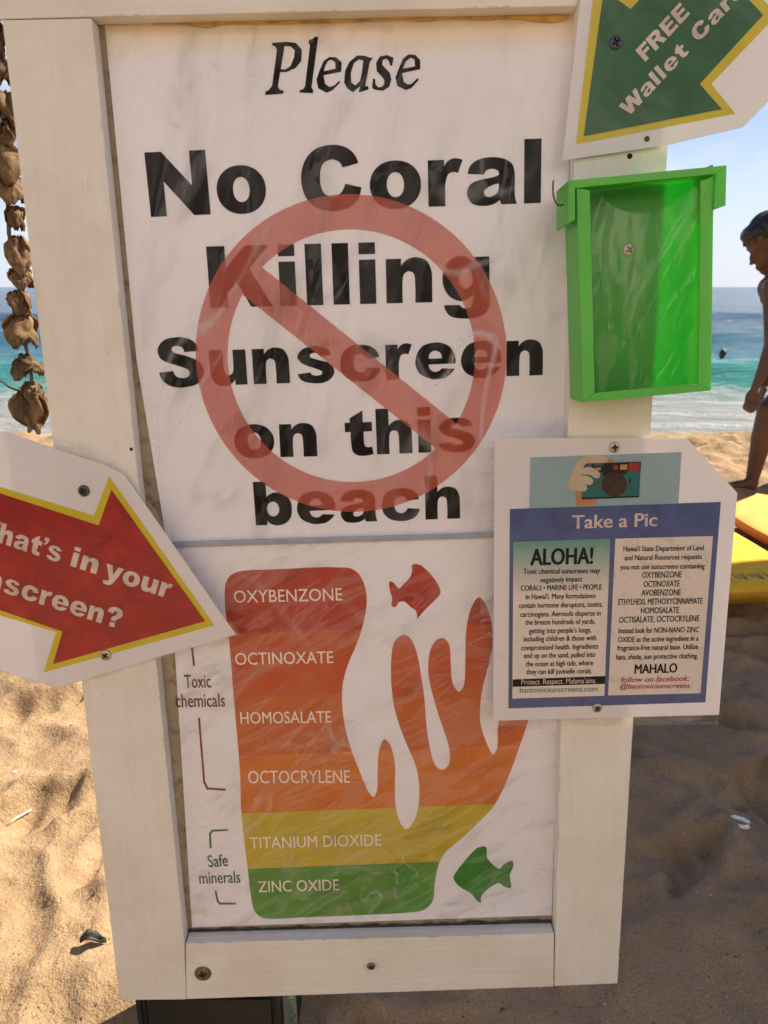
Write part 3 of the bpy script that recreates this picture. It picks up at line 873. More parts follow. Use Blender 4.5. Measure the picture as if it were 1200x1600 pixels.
# blue-grey seam where the sleeves meet
seam = simple('sleeve_seam', (.33, .35, .45), .3, vary=.15, coat=.6)
a_ = [SL(*p, ZP + .003).xy for p in [(262, 847), (882, 829), (882, 837), (262, 856)]]
slab('sleeve_seam', a_, ZP + .0005, ZP + .0042, seam, lo, .0012)
HAND = [(352,950),(351.7,916),(360,899),(380,892),(420,890),(543,887),(563,900),(573,933),(568,973),(557,1007),(543,1040),(535,1073),(535,1107),(540,1140),(550,1175),(563,1208),(573,1232),(583,1246),(589,1235),(590,1210),(592,1175),(600,1155),(610,1165),(617,1193),(617,1230),(618,1257),(624,1283),(635,1296),(648,1280),(655,1250),(653,1210),(646,1187),(633,1157),(623,1130),(615,1100),(611,1057),(613,1013),(621,997),(633,992),(643,1000),(652,1023),(658,1057),(663,1090),(667,1140),(675,1183),(682,1198),(692,1203),(702,1193),(702,1170),(693,1140),(682,1107),(673,1073),(669,1047),(672,1017),(681,1001),(693,997),(702,1008),(704,1033),(707,1067),(717,1081),(725,1070),(727,1040),(728,990),(735,953),(748,933),(760,947),(768,975),(769,1007),(763,1040),(753,1080),(750,1123),(756,1150),(770,1179),(777,1168),(778,1137),(786,1085),(806,1050),(828,1060),(834,1095),(825,1127),(813,1163),(797,1207),(774.5,1255),(751,1282),(721,1310),(696,1332),(685,1352),(679,1383),(677,1405),(667,1419),(650,1425),(560,1430),(460,1434),(413,1435),(398,1424),(392,1400),(387,1357),(377,1270),(375,1207),(365,1087),(357,990)]


def hand_mat():
    m, N, L, P = nmat('hand_bands')
    tc = N.new('ShaderNodeTexCoord'); sp = N.new('ShaderNodeSeparateXYZ'); L.new(tc.outputs['Object'], sp.inputs[0])
    n = noise_n(N, L, coords(N, L), 25, 5, .6)
    a = anc(lo)
    y = lambda px, py: SL(px, py, z).y - a.y
    top, bot = y(460, 880), y(520, 1440)
    # lines follow the page tilt
    sl_ = (SL(775, 1255, z).y - SL(377, 1270, z).y) / (SL(775, 1255, z).x - SL(377, 1270, z).x)
    x0 = SL(377, 1270, z).x - a.x
    yy = math_n(N, L, 'SUBTRACT', sp.outputs['Y'], math_n(N, L, 'MULTIPLY', math_n(N, L, 'SUBTRACT', sp.outputs['X'], x0), sl_))
    mr = N.new('ShaderNodeMapRange'); mr.inputs['From Min'].default_value = top; mr.inputs['From Max'].default_value = bot; L.new(yy, mr.inputs['Value'])
    f = lambda px, py: (y(px, py) - sl_ * (SL(px, py, z).x - a.x - x0) - top) / (bot - top)
    st = [(0, (.45, .038, .016)), (f(357, 989), (.54, .085, .018)), (f(366, 1088), (.56, .12, .018)), (f(374, 1180), (.66, .18, .020)),
          (f(377, 1271), (.56, .43, .020)), (f(387, 1356), (.07, .28, .035))]
    c = ramp(N, L, mr.outputs[0], st, 'CONSTANT')
    c = mixc(N, L, ramp(N, L, n, [(.4, (0, 0, 0)), (.7, (.25, .25, .25))]), c, mixc(N, L, .5, c, (.75, .45, .3)))
    L.new(c, P.inputs['Base Color']); P.inputs['Roughness'].default_value = .4
    return m


hc = [tuple(p) for p in smooth_contour(HAND, 4)]
print_px('hand_print', [[hc]], z, hand_mat(), lo)
redink = ink('fish_red_ink', (.45, .05, .025), vary=.15)
grnink = ink('fish_green_ink', (.055, .24, .03), vary=.15)
f1 = smooth_contour([(325,205),(345,212),(370,238),(385,225),(425,180),(430,130,1),(450,123),(480,135),(530,185),(562,240),(560,270),(500,330),(455,382,1),(450,345),(425,325),(395,300),(370,303),(355,325),(335,320),(338,285),(328,250)], 4)
print_px('red_fish', [[[(500 + p[0] / 3, 840 + p[1] / 3) for p in f1]]], z, redink, lo)
f2 = smooth_contour([(545,338),(550,385),(600,430),(620,410),(655,395),(660,420),(645,455),(650,510),(620,505),(600,490),(560,510),(525,545),(525,575,1),(510,570),(480,535),(430,505),(405,470),(415,445),(450,400),(500,345),(525,335)], 4)
print_px('green_fish', [[[(560 + p[0] / 2.727, 1200 + p[1] / 2.727) for p in f2]]], z, grnink, lo)
wink = ink('white_print', (.95, .84, .72))
text_obj('lettering', [('OXYBENZONE', (366, 942), (535, 938), 19.5), ('OCTINOXATE', (368, 1039), (521, 1036), 19), ('HOMOSALATE', (376, 1131), (518, 1129), 18.5),
                      ('OCTOCRYLENE', (388, 1224), (547, 1223), 20), ('TITANIUM DIOXIDE', (391, 1326), (596, 1321), 18), ('ZINC OXIDE', (404, 1394), (530, 1391), 17.5)], z + .0004, wink, lo, offset=.006)
brown = ink('brown_print', (.14, .035, .025)); dgreen = ink('dark_green_print', (.05, .11, .05))
text_obj('lettering', [('Toxic', (289, 1075), (330, 1074), 21), ('chemicals', (275, 1105), (352, 1104), 21)], z, brown, lo, offset=.016)
text_obj('lettering', [('Safe', (326, 1355), (357, 1353), 19), ('minerals', (312, 1381), (376, 1379), 19)], z, dgreen, lo, offset=.014)


def stroke(pts, w):
    out = []
    for i in range(len(pts) - 1):
        (x0, y0), (x1, y1) = pts[i], pts[i + 1]; l = math.hypot(x1 - x0, y1 - y0); dx, dy = (x1 - x0) / l, (y1 - y0) / l
        e = w / 2
        x0 -= dx * e * .98; y0 -= dy * e * .98; x1 += dx * e * .98; y1 += dy * e * .98
        out.append([[(x0 - dy * e, y0 + dx * e), (x1 - dy * e, y1 + dx * e), (x1 + dy * e, y1 - dx * e), (x0 + dy * e, y0 - dx * e)]])
    return out


def strokes_obj(name, lines, w, z, mat, parent):
    a = anc(parent); V = []; F = []
    k = 0
    for ln in lines:
        for g in stroke(ln, w):
            b = len(V)
            V += [(p.x - a.x, p.y - a.y, z - a.z + k * 1e-5) for p in (SL(q[0], q[1], z).xy for q in g[0])]; F.append([b, b + 1, b + 2, b + 3]); k += 1
    return pyd(name, V, F, mat, parent)


br_m = simple('bracket_red', (.22, .03, .025)); bg_m = simple('bracket_green', (.06, .16, .05))
for ln in ([(297, 985), (300, 1013), (303, 1039)], [(311, 1123), (319, 1222), (324, 1232), (351, 1234)]): strokes_obj('bracket', [ln], 3.2, z, br_m, lo)
for ln in ([(355, 1297), (332, 1298), (328, 1303), (329, 1324)], [(337, 1393), (340, 1408), (344, 1412), (367, 1412)]): strokes_obj('bracket', [ln], 3.0, z, bg_m, lo)
fm2 = film_mat('sleeve_film_lower', .085, rot=R(28), stretch=4.2, scale=7.5, strength=.34, seed=4.1, refl=.62)
film('clear_sleeve', [(264, 856), (880, 836), (861, 1432), (300, 1450)], z + .0008, fm2, lo, 180, 190, .0026, 8.3, R(28), 3.0, .0010, 9,
     [([(290, 870), (400, 905), (470, 990), (560, 1100)], .008, .003), ([(480, 880), (560, 960), (640, 1000), (760, 960)], .009, .003), ([(400, 1180), (520, 1150), (620, 1190), (840, 1140)], .008, .003),
      ([(300, 1100), (350, 1180), (330, 1260)], .009, .0026), ([(420, 1300), (470, 1400), (560, 1330), (720, 1260)], .007, .003), ([(640, 1400), (740, 1300), (840, 1200)], .008, .003)])

# ------------------------------------------------ red arrow sheet
ZA = .0045
ra = sroot('arrow_sign', 230, 1045, ZA)
tag(ra, 'laminated red arrow with a yellow outline, screwed across the left upright', 'arrow sign')
za = lambda pts: [(x / 3, 640 + y / 3) for x, y in pts]
pl = [SL(*p, ZA).xy for p in za([(-900, -150), (0, 95), (220, 170), (500, 262), (582, 305), (1106, 1056), (725, 1165), (365, 1277), (255, 1302), (0, 1222), (-900, 930)])]
slab('laminated_sheet', pl, ZA - .0011, ZA, M['lam'], ra)
yel = lam_ink('yellow_border_print', (.72, .60, .035), mottle=.08); red = lam_ink('red_arrow_print', (.47, .022, .024), mottle=.34); whit = lam_ink('white_letter_print', (.72, .60, .55), transl=.05)
print_px('arrow_border', [[za([(-700, 133), (0, 362), (440, 497), (512, 312), (1005, 1012), (205, 1232), (262, 1043), (0, 965), (-700, 735)])]], ZA + .0003, yel, ra)
print_px('arrow_print', [[za([(-700, 163), (0, 392), (462, 543), (522, 375), (962, 992), (248, 1193), (293, 1041), (0, 940), (-700, 700)])]], ZA + .0006, red, ra)
zt = lambda x, y: (x / 3, 640 + y / 3)
text_obj('lettering', [("What's", zt(-128, 583), zt(277, 717), 31), ('in', zt(328, 732), zt(450, 772), 31), ('your', zt(482, 786), zt(792, 887), 31)], ZA + .0009, whit, ra, heavy=True)
text_obj('lettering', [('sunscreen?', zt(-235, 777), zt(556, 1028), 31)], ZA + .0009, whit, ra, heavy=True)
lamfilm = film_mat('laminate_edge', .12, hazecol=(.85, .8, .72), scale=20, stretch=1.5, strength=.2)
pl2 = [SL(*p, ZA + .0012).xy for p in za([(-900, -230), (0, 22), (222, 110), (520, 235), (600, 290), (1125, 1060), (730, 1180), (372, 1290), (255, 1318), (0, 1238), (-900, 950)])]
pl2b = [SL(*p, ZA + .0012).xy for p in za([(-895, -149), (0, 96), (220, 171), (500, 263), (582, 306), (1104, 1055), (725, 1164), (365, 1276), (255, 1301), (0, 1221), (-895, 929)])]
print_loc('laminate_edge', *fill2d([[pl2, pl2b]]), ZA + .0002, lamfilm, ra)
screw_on(ra, 131, 767, ZA + .0008, .0062, M['dark_steel'], .5, label='dark screw at the top of the red arrow sheet')
screw_on(ra, 165, 1024, ZA + .0008, .0062, M['steel'], .9, label='bright screw at the bottom of the red arrow sheet')

# ------------------------------------------------ green arrow sheet
ga = sroot('arrow_sign', 900, 240, ZA)
tag(ga, 'laminated green arrow with a yellow outline, above the green card box', 'arrow sign')
zg = lambda pts: [(840 + x / 3.333, y / 3.333) for x, y in pts]
pg = [SL(*p, ZA).xy for p in zg([(130, 835), (670, 756), (1070, 662), (1400, 330), (1400, -50), (1000, -520), (600, -520), (245, -200)])]
slab('laminated_sheet', pg, ZA - .0011, ZA, M['lam'], ga)
grn = lam_ink('green_arrow_print', (.028, .150, .060))
print_px('arrow_border', [[zg([(200, 752), (1030, 592), (905, 437), (1250, 75), (815, -380), (485, -12), (300, -110)])]], ZA + .0003, yel, ga)
print_px('arrow_print', [[zg([(240, 710), (960, 568), (845, 437), (1175, 78), (815, -312), (485, 47), (345, -55)])]], ZA + .0006, grn, ga)
zgt = lambda x, y: (840 + x / 3.333, y / 3.333)
text_obj('lettering', [('FREE', zgt(562, 323), zgt(795, 72), 24)], ZA + .0009, whit, ga, heavy=True)
text_obj('lettering', [('Wallet', zgt(472, 610), zgt(790, 272), 23), ('Card', zgt(838, 222), zgt(1088, -48), 23)], ZA + .0009, whit, ga, heavy=True)
screw_on(ga, 962, 67, ZA + .0008, .0060, M['dark_steel'], .5)
disc('nail_hole', 1011, 217, ZA + .0005, .0026, simple('hole_rim', (.10, .07, .05), .8), ga)

# ------------------------------------------------ take-a-pic sheet
ZT = .0045
tp = sroot('notice', 930, 1120, ZT)
tag(tp, 'laminated notice with a blue panel and camera picture, below the green card box', 'notice')
zn = lambda pts: [(740 + x / 2.609, 670 + y / 2.609) for x, y in pts]
znt = lambda x, y: (740 + x / 2.609, 670 + y / 2.609)
slab('laminated_sheet', [SL(*p, ZT).xy for p in zn([(85, 38), (868, 38), (1075, 262), (1000, 1166), (80, 1190)])], ZT - .0011, ZT, M['lam'], tp)
laf = film_mat('laminate_margin', .12, hazecol=(.8, .74, .66), scale=9, stretch=3.5, strength=.2, seed=3)
outer = [SL(*p, ZT).xy for p in zn([(28, 30), (870, 33), (1080, 258), (997, 1204), (25, 1218)])]
inner = [SL(*p, ZT).xy for p in zn([(84, 37), (869, 37), (1076, 261), (1001, 1167), (79, 1191)])]
print_loc('laminate_margin', *fill2d([[outer, [p.copy() for p in [SL(*q, ZT).xy for q in zn([(86, 39), (867, 39), (1074, 263), (999, 1165), (81, 1189)])]]]]), ZT - .0006, laf, tp)
lb = lam_ink('light_blue_print', (.35, .50, .56), mottle=.06); bl = lam_ink('blue_panel_print', (.095, .135, .34), mottle=.25)
print_px('sky_panel', [[zn([(232, 117), (848, 95), (835, 306), (227, 325)])]], ZT + .0003, lb, tp)
print_px('blue_panel', [[zn([(148, 327), (1008, 298), (945, 1115), (142, 1140)])]], ZT + .0003, bl, tp)


def worn(name, base, spot, topcol=None, y0=0, y1=1):
    m, N, L, P = nmat(name)
    v = coords(N, L); n = noise_n(N, L, v, 70, 6, .7, 1)
    b = base
    if topcol:
        tc = N.new('ShaderNodeTexCoord'); sp = N.new('ShaderNodeSeparateXYZ'); L.new(tc.outputs['Object'], sp.inputs[0])
        mr = N.new('ShaderNodeMapRange'); mr.inputs['From Min'].default_value = y1; mr.inputs['From Max'].default_value = y0
        L.new(math_n(N, L, 'ADD', sp.outputs['Y'], math_n(N, L, 'MULTIPLY', n, .03)), mr.inputs['Value'])
        b = mixc(N, L, mr.outputs[0], base, topcol)
    c = mixc(N, L, ramp(N, L, n, [(.52, (0, 0, 0)), (.66, (.8, .8, .8))]), b, mixc(N, L, .45, b, spot))
    L.new(c, P.inputs['Base Color']); P.inputs['Roughness'].default_value = .4; P.inputs['Coat Weight'].default_value = .5; P.inputs['Coat Roughness'].default_value = .12
    return m


ya = SL(*znt(350, 455), ZT).y - anc(tp).y + .012; yb = SL(*znt(350, 680), ZT).y - anc(tp).y + .015
print_px('left_text_panel', [[zn([(162, 462), (557, 448), (533, 1088), (158, 1100)])]], ZT + .0006, worn('aloha_panel', (.74, .66, .60), (.55, .5, .42), (.10, .30, .27), ya, yb), tp)
print_px('right_text_panel', [[zn([(578, 448), (976, 437), (925, 1078), (548, 1087)])]], ZT + .0006, worn('request_panel', (.72, .64, .58), (.33, .31, .28)), tp)
k = ink('small_black_print', (.02, .018, .016))
text_obj('lettering', [('Take a Pic', znt(400, 407), znt(748, 396), 21)], ZT + .0006, whit, tp, offset=.026)
Lrows = [('Toxic chemical sunscreens may', 203, 515, 592, 588), ('negatively impact', 272, 443, 627, 622), ('CORALS \u2022 MARINE LIFE \u2022 PEOPLE', 192, 522, 660, 655),
         ("in Hawai'i. Many formulations", 212, 498, 695, 690), ('contain hormone disruptors, toxins,', 184, 526, 731, 725), ('carcinogens. Aerosols disperse in', 190, 518, 767, 761),
         ('the breeze hundreds of yards,', 210, 496, 799, 795), ("getting into people's lungs,", 225, 480, 834, 830), ('including children & those with', 204, 500, 867, 862),
         ('compromised health. Ingredients', 194, 508, 903, 896), ('end up on the sand, pulled into', 205, 496, 935, 930), ('the ocean at high tide, where', 212, 487, 969, 964), ('they can kill juvinelle corals.', 214, 482, 1001, 997)]
text_obj('lettering', [('ALOHA!', znt(230, 556), znt(487, 549), 25.5)], ZT + .0009, k, tp, offset=.05)
text_obj('lettering', [(s, znt(x0, y0), znt(x1, y1), 8.3) for s, x0, x1, y0, y1 in Lrows], ZT + .0009, k, tp, offset=.026)
Rrows = [("Hawai'i State Department of Land", 610, 938, 500, 495, 8.3), ('and Natural Resources requests', 614, 930, 536, 531, 8.3), ('you not use sunscreens containing', 598, 942, 574, 569, 8.3),
         ('OXYBENZONE', 686, 848, 608, 605, 9.4), ('OCTINOXATE', 692, 840, 645, 642, 9.4), ('AVOBENZONE', 683, 844, 681, 678, 9.4), ('ETHYLHEXL METHOXYCINNAMATE', 589, 933, 718, 713, 9.4),
         ('HOMOSALATE', 681, 837, 753, 750, 9.4), ('OCTISALATE, OCTOCRYLENE', 592, 920, 791, 784, 9.4), ('Instead look for NON-NANO ZINC', 590, 918, 834, 829, 8.6), ('OXIDE as the active ingredient in a', 588, 916, 870, 864, 8.3),
         ('fragrance-free natural base. Utilize', 585, 914, 904, 898, 8.3), ('hats, shade, sun protective clothing.', 581, 914, 941, 935, 8.3)]
text_obj('lettering', [(s, znt(x0, y0), znt(x1, y1), c) for s, x0, x1, y0, y1, c in Rrows], ZT + .0009, k, tp, offset=.026)
text_obj('lettering', [('MAHALO', znt(655, 998), znt(830, 993), 14.5)], ZT + .0009, k, tp, offset=.045)
text_obj('lettering', [('follow on facebook:', znt(600, 1034), znt(880, 1028), 8.6), ('@bantoxicsunscreens', znt(596, 1060), znt(882, 1056), 7.8)], ZT + .0009, ink('crimson_print', (.42, .03, .08)), tp, offset=.016, shear=.22)
text_obj('lettering', [('bantoxicsunscreens.com', znt(188, 1076), znt(505, 1070), 8.6)], ZT + .0009, ink('grey_green_print', (.13, .24, .19)), tp, offset=.012)
print_px('black_bar', [[zn([(160, 1022), (536, 1008), (535, 1040), (159, 1052)])]], ZT + .0009, k, tp)
text_obj('lettering', [("Protect. Respect. Malama'aina.", znt(194, 1043), znt(500, 1036), 8.4)], ZT + .0012, whit, tp, offset=.012)
# camera picture
zc_ = lambda pts: [(820 + x / 4.615, 700 + y / 4.615) for x, y in pts]
def pic(name, pts, lvl, col, sm=False):
    c = zc_([tuple(p) for p in smooth_contour(pts, 4)] if sm else pts)
    return print_px(name, [[c]], ZT + .0004 + lvl * .0002, lam_ink(name + '_print', col, mottle=.08), tp)
pic('wrist', [(365, 300), (410, 290), (520, 365), (515, 412), (372, 418)], 1, (.60, .29, .13))
pic('hand_back', [(310, 285), (330, 205), (350, 150), (375, 100), (425, 65), (520, 50), (590, 70), (590, 130), (430, 170), (440, 310), (330, 300)], 2, (.68, .55, .40), True)
pic('finger_behind', [(595, 90), (620, 78), (637, 92), (637, 110), (595, 110)], 2, (.62, .26, .10), True)
pic('camera_body', [(425, 135), (445, 112), (838, 98), (824, 356), (409, 371)], 3, (.02, .016, .014))
pic('camera_leather', [(415, 178), (832, 165), (826, 344), (411, 357)], 4, (.025, .19, .18))
pic('lens_bump', [(560, 176), (650, 150), (735, 170), (735, 190), (560, 200)], 5, (.02, .016, .014))
pic('red_window', [(752, 108), (832, 105), (828, 162), (748, 166)], 5, (.42, .04, .05))
pic('amber_window', [(690, 120), (740, 118), (738, 156), (687, 158)], 5, (.60, .33, .08))
pic('small_amber_window', [(512, 141), (550, 139), (546, 160), (510, 163)], 5, (.60, .33, .08))
pic('blue_window', [(435, 133), (460, 112), (487, 110), (487, 132)], 5, (.06, .13, .22))
pic('second_blue_window', [(500, 112), (568, 109), (568, 128), (500, 131)], 5, (.06, .13, .22))
pic('red_dial', [tuple(p) for p in ell(654, 142, 20, 19, 20)], 5, (.42, .04, .05))
pic('lens', [tuple(p) for p in ell(646, 262, 91, 88, 40)], 6, (.055, .032, .03))
pic('lens_glare', [(590, 330), (712, 205), (733, 240), (733, 285), (700, 330), (650, 349)], 7, (.075, .042, .035))
pic('red_lug', [tuple(p) for p in ell(538, 265, 13, 13, 16)], 6, (.35, .04, .05))
pic('second_red_lug', [tuple(p) for p in ell(748, 254, 12, 14, 16)], 6, (.35, .04, .05))
pic('lever', [(752, 240), (760, 215), (768, 222), (760, 262)], 7, (.02, .016, .014))
for pts in ([(385, 175), (430, 142), (480, 138), (540, 180), (535, 213), (510, 217), (470, 195), (420, 190)], [(380, 215), (430, 198), (480, 215), (494, 245), (470, 266), (430, 258), (385, 250)], [(350, 275), (380, 248), (430, 255), (450, 290), (430, 314), (390, 300)]):
    pic('finger', pts, 8, (.70, .57, .42), True)
screw_on(tp, 960, 699, ZT + .0008, .0057, M['steel'], .1, label='screw at the top of the notice')
screw_on(tp, 933, 1106, ZT + .0008, .0054, M['steel'], .8, label='screw at the bottom of the notice')

# ------------------------------------------------ green card box
def green_mat(name, tr=.35, col=(.10, .42, .055), tcol=(.02, .62, .06), rough=.38):
    m, N, L, P = nmat(name)
    v = coords(N, L); n = noise_n(N, L, v, 18, 5)
    c = ramp(N, L, n, [(.3, tuple(x * .88 for x in col)), (.7, col)])
    du = noise_n(N, L, v, 34, 7, .72)
    c = mixc(N, L, ramp(N, L, du, [(.5, (0, 0, 0)), (.72, (.35, .35, .35))]), c, (.45, .55, .30))
    scr = noise_n(N, L, coords(N, L, (1, .15, 1)), 260, 2)
    c = mixc(N, L, ramp(N, L, scr, [(.68, (0, 0, 0)), (.8, (.25, .25, .25))]), c, (.4, .7, .3))
    L.new(c, P.inputs['Base Color']); P.inputs['Roughness'].default_value = rough
    L.new(bump(N, L, n, .1, .002), P.inputs['Normal'])
    t = N.new('ShaderNodeBsdfTranslucent'); setc(t.inputs[0], tcol)
    ms = N.new('ShaderNodeMixShader'); ms.inputs[0].default_value = tr
    L.new(P.outputs[0], ms.inputs[1]); L.new(t.outputs[0], ms.inputs[2]); L.new(ms.outputs[0], N['Material Output'].inputs[0])
    return m


GB = green_mat('green_plastic', .28, (.17, .70, .11), (.08, .85, .07)); GBb = green_mat('green_plastic_back', .5, (.17, .78, .14), (.01, .60, .13), .25)
DB = .050
gb = sroot('card_box', 905, 625, 0)
tag(gb, 'empty bright green plastic card holder with a clear front on the right upright', 'card box')
zb = lambda x, y: (840 + x / 3.333, 240 + y / 3.333)
sb = lambda x, y, zz: SL(*zb(x, y), zz).xy
# front face outline (at depth DB)
fo = [sb(203, 178, DB), sb(918, 118, DB), sb(904, 1234, DB), sb(236, 1296, DB)]
fi = [sb(272, 190, DB), sb(850, 142, DB), sb(838, 1196, DB), sb(298, 1246, DB)]
def quad_lerp(q, dx, dy): return q
def bar(name, pts, z0, z1, mat, bev=.0006): return slab(name, pts, z0, z1, mat, gb, bev)
e = .0003
bar('front_border', [fo[0], fi[0], fi[3], fo[3]], DB - .003, DB, GB)
bar('front_border', [fi[1], fo[1], fo[2], fi[2]], DB - .003, DB, GB)
bar('front_border', [fi[3] + Vector((e, 0)), fi[2] - Vector((e, 0)), fo[2] - Vector((e, 0)), fo[3] + Vector((e, 0))], DB - .003, DB + .0002, GB)
Wt = .0024
def wall(p, q, name):
    d = (q - p).normalized(); n = Vector((d.y, -d.x)) * Wt
    return bar(name, [p, q, q + n, p + n], .0022, DB - .0031, GB)
wall(fo[3], fo[0], 'side_wall').name = 'side_wall'
wall(fo[1] + Vector((0, .0105)), fo[2], 'side_wall')
wall(fo[2] - Vector((Wt * 1.1, 0)), fo[3] + Vector((Wt * 1.1, 0)), 'bottom_wall')
bar('back_plate', [fo[0] + Vector((0, .0105)), fo[1] + Vector((0, .0105)), fo[2], fo[3]], .0005, .0021, GBb)
# clear window with a thumb notch
n0, n1 = fi[0] - Vector((.004, 0)), fi[1] + Vector((.004, 0)); n2, n3 = fi[2] + Vector((.004, -.004)), fi[3] - Vector((.004, .004))
notch = [sb(330, 180, DB), sb(390, 260, DB), sb(470, 298, DB), sb(560, 305, DB), sb(650, 288, DB), sb(740, 230, DB), sb(830, 150, DB)]
wf = film_mat('clear_window', .09, hazecol=(.70, .74, .50), rot=R(83), stretch=3.4, scale=5, strength=.3, seed=7.2, refl=.8)
mid = smooth_contour([(p.x, p.y) for p in notch], 3)[:18]
V_, F_ = fill2d([[[n0] + [Vector((p.x, p.y)) for p in mid] + [n1, n2, n3]]])
print_loc('clear_window', V_, F_, DB - .0045, wf, gb)
# lid sleeve: top bar and two cheeks
zl = DB + .003
la, lb_, lc_, ld = sb(160, 140, zl), sb(985, 60, zl), sb(980, 270, zl), sb(918, 291, zl)
li, lj = sb(196, 179, zl), sb(930, 105, zl)
bar('lid', [la, lb_, lj, li], zl - .0025, zl, GB)
bar('lid_cheek', [la, li, sb(195, 345, zl), sb(160, 362, zl)], zl - .0025, zl + .0001, GB)
bar('lid_cheek', [lb_, lc_, ld, lj], zl - .0025, zl + .0001, GB)
def lidwall(p, q, name, n):
    d = (q - p).normalized(); nn_ = Vector((-d.y, d.x)) * n
    return bar(name, [p, q, q + nn_, p + nn_], .006, zl - .0026, GB)
lidwall(la, sb(160, 362, zl), 'lid_side', .0024); lidwall(lb_, lc_, 'lid_side', -.0024)
lidwall(la + Vector((.0026, -.0002)), lb_ - Vector((.0026, 0)), 'lid_top', -.0024)
screw_on(gb, 983, 390, .0028, .0062, M['steel'], .6, label='screw through the back of the green box')
# wire hook at the lid's left
cu = bpy.data.curves.new('wire_hook', 'CURVE'); cu.dimensions = '3D'; cu.bevel_depth = .0009; cu.bevel_resolution = 2
s_ = cu.splines.new('NURBS'); hp = [(864.5, 283, .040), (863.5, 295, .052), (865, 308, .056), (869, 318, .054), (873, 322, .046), (880, 320, .040)]
s_.points.add(len(hp) - 1)
for i, (x, y, zz) in enumerate(hp): s_.points[i].co = (*(SL(x, y, zz) - anc(gb)), 1)
s_.order_u = 3; s_.use_endpoint_u = True
hk = bpy.data.objects.new('tmp', cu); me_h = bpy.data.meshes.new_from_object(hk); bpy.data.objects.remove(hk); bpy.data.curves.remove(cu)
link('wire_hook', me_h, M['rust'], gb, True)

# ------------------------------------------------ stand under the frame
blk = simple('black_stand_paint', (.012, .012, .013), .55, vary=.4, scale=30, bmp=.2)
st = empty('sign_stand', (0, 0, 0)); tag(st, 'black box shaped stand carrying the frame, in shade under the bottom rail', 'stand')
bl_ = S2W(SL(206, 1560, -.022)); br2 = S2W(SL(440, 1552, -.022))
x0, x1 = bl_.x - .0, br2.x - .0
y0 = bl_.y + .008; zt_ = bl_.z + .004; g0 = gz((x0 + x1) / 2, y0) - .05
def wbox(name, a, b, mat, parent, bev=.004):
    bm = bmesh.new(); bmesh.ops.create_cube(bm, size=1)
    s = Vector(b) - Vector(a); c = (Vector(a) + Vector(b)) / 2
    bmesh.ops.scale(bm, vec=s, verts=bm.verts); bmesh.ops.translate(bm, vec=c - parent.location, verts=bm.verts)
    bmesh.ops.bevel(bm, geom=list(bm.edges), offset=bev, segments=2, affect='EDGES')
    me = bpy.data.meshes.new(name); bm.to_mesh(me); bm.free(); return link(name, me, mat, parent)
st.location = ((x0 + x1) / 2, y0 + .09, g0)
wbox('front_panel', (x0 + .012, y0, g0), (x1 - .012, y0 + .018, zt_ - .012), blk, st)
wbox('side_panel', (x0, y0 - .002, g0), (x0 + .0115, y0 + .2, zt_), blk, st)
wbox('side_panel', (x1 - .0115, y0 - .002, g0), (x1, y0 + .2, zt_), blk, st)
wbox('top_panel', (x0 + .012, y0, zt_ - .0118), (x1 - .012, y0 + .2, zt_), blk, st)

# wrapped pole by the stand
def tube(name, pts, radii, mat, parent=None, n=14, smooth=True, seed=None, amp=0):
    V = []; F = []
    P_ = [Vector(p) for p in pts]
    for i, p in enumerate(P_):
        d = (P_[min(i + 1, len(P_) - 1)] - P_[max(i - 1, 0)]).normalized()
        up_ = Vector((0, 0, 1)) if abs(d.z) < .9 else Vector((0, 1, 0))
        a = d.cross(up_).normalized(); b = d.cross(a)
        for k in range(n):
            t = 2 * math.pi * k / n
            r = radii[i]
            if amp: r *= 1 + amp * noise.noise(Vector((math.cos(t) * 1.5, math.sin(t) * 1.5, i * .7 + (seed or 0))))
            V.append(p + (a * math.cos(t) + b * math.sin(t)) * r)
    for i in range(len(P_) - 1):
        for k in range(n): F.append([i * n + k, i * n + (k + 1) % n, (i + 1) * n + (k + 1) % n, (i + 1) * n + k])
    F.append(list(range(n))[::-1]); F.append([(len(P_) - 1) * n + k for k in range(n)])
    off = parent.location if parent is not None else Vector((0, 0, 0))
    return pyd(name, [v - off for v in V], F, mat, parent, smooth)


m, N, L, P = nmat('shiny_green_wrap')
P.inputs['Transmission Weight'].default_value = .3; P.inputs['Roughness'].default_value = .12; setc(P.inputs['Base Color'], (.05, .07, .04))
L.new(bump(N, L, noise_n(N, L, coords(N, L, (1, 1, .4)), 90, 4, .6, 1.5), 1.0, .01), P.inputs['Normal'])
pb = S2W(SL(435, 1556, -.06))
ww = tube('wrapped_pole', [(pb.x, pb.y + .03, gz(pb.x, pb.y) - .03), (pb.x, pb.y + .03, .1), (pb.x + .002, pb.y + .03, pb.z + .02)], [.019, .018, .017], m, amp=.3, seed=2)
tag(ww, 'pole wrapped in shiny clear green plastic beside the black stand', 'pole')

# ================================================================ BEACH THINGS
# ------------------------------------------------ dried pod garland
cord_m = simple('garland_cord', (.12, .075, .055), .8, vary=.4, scale=200, bmp=.6)


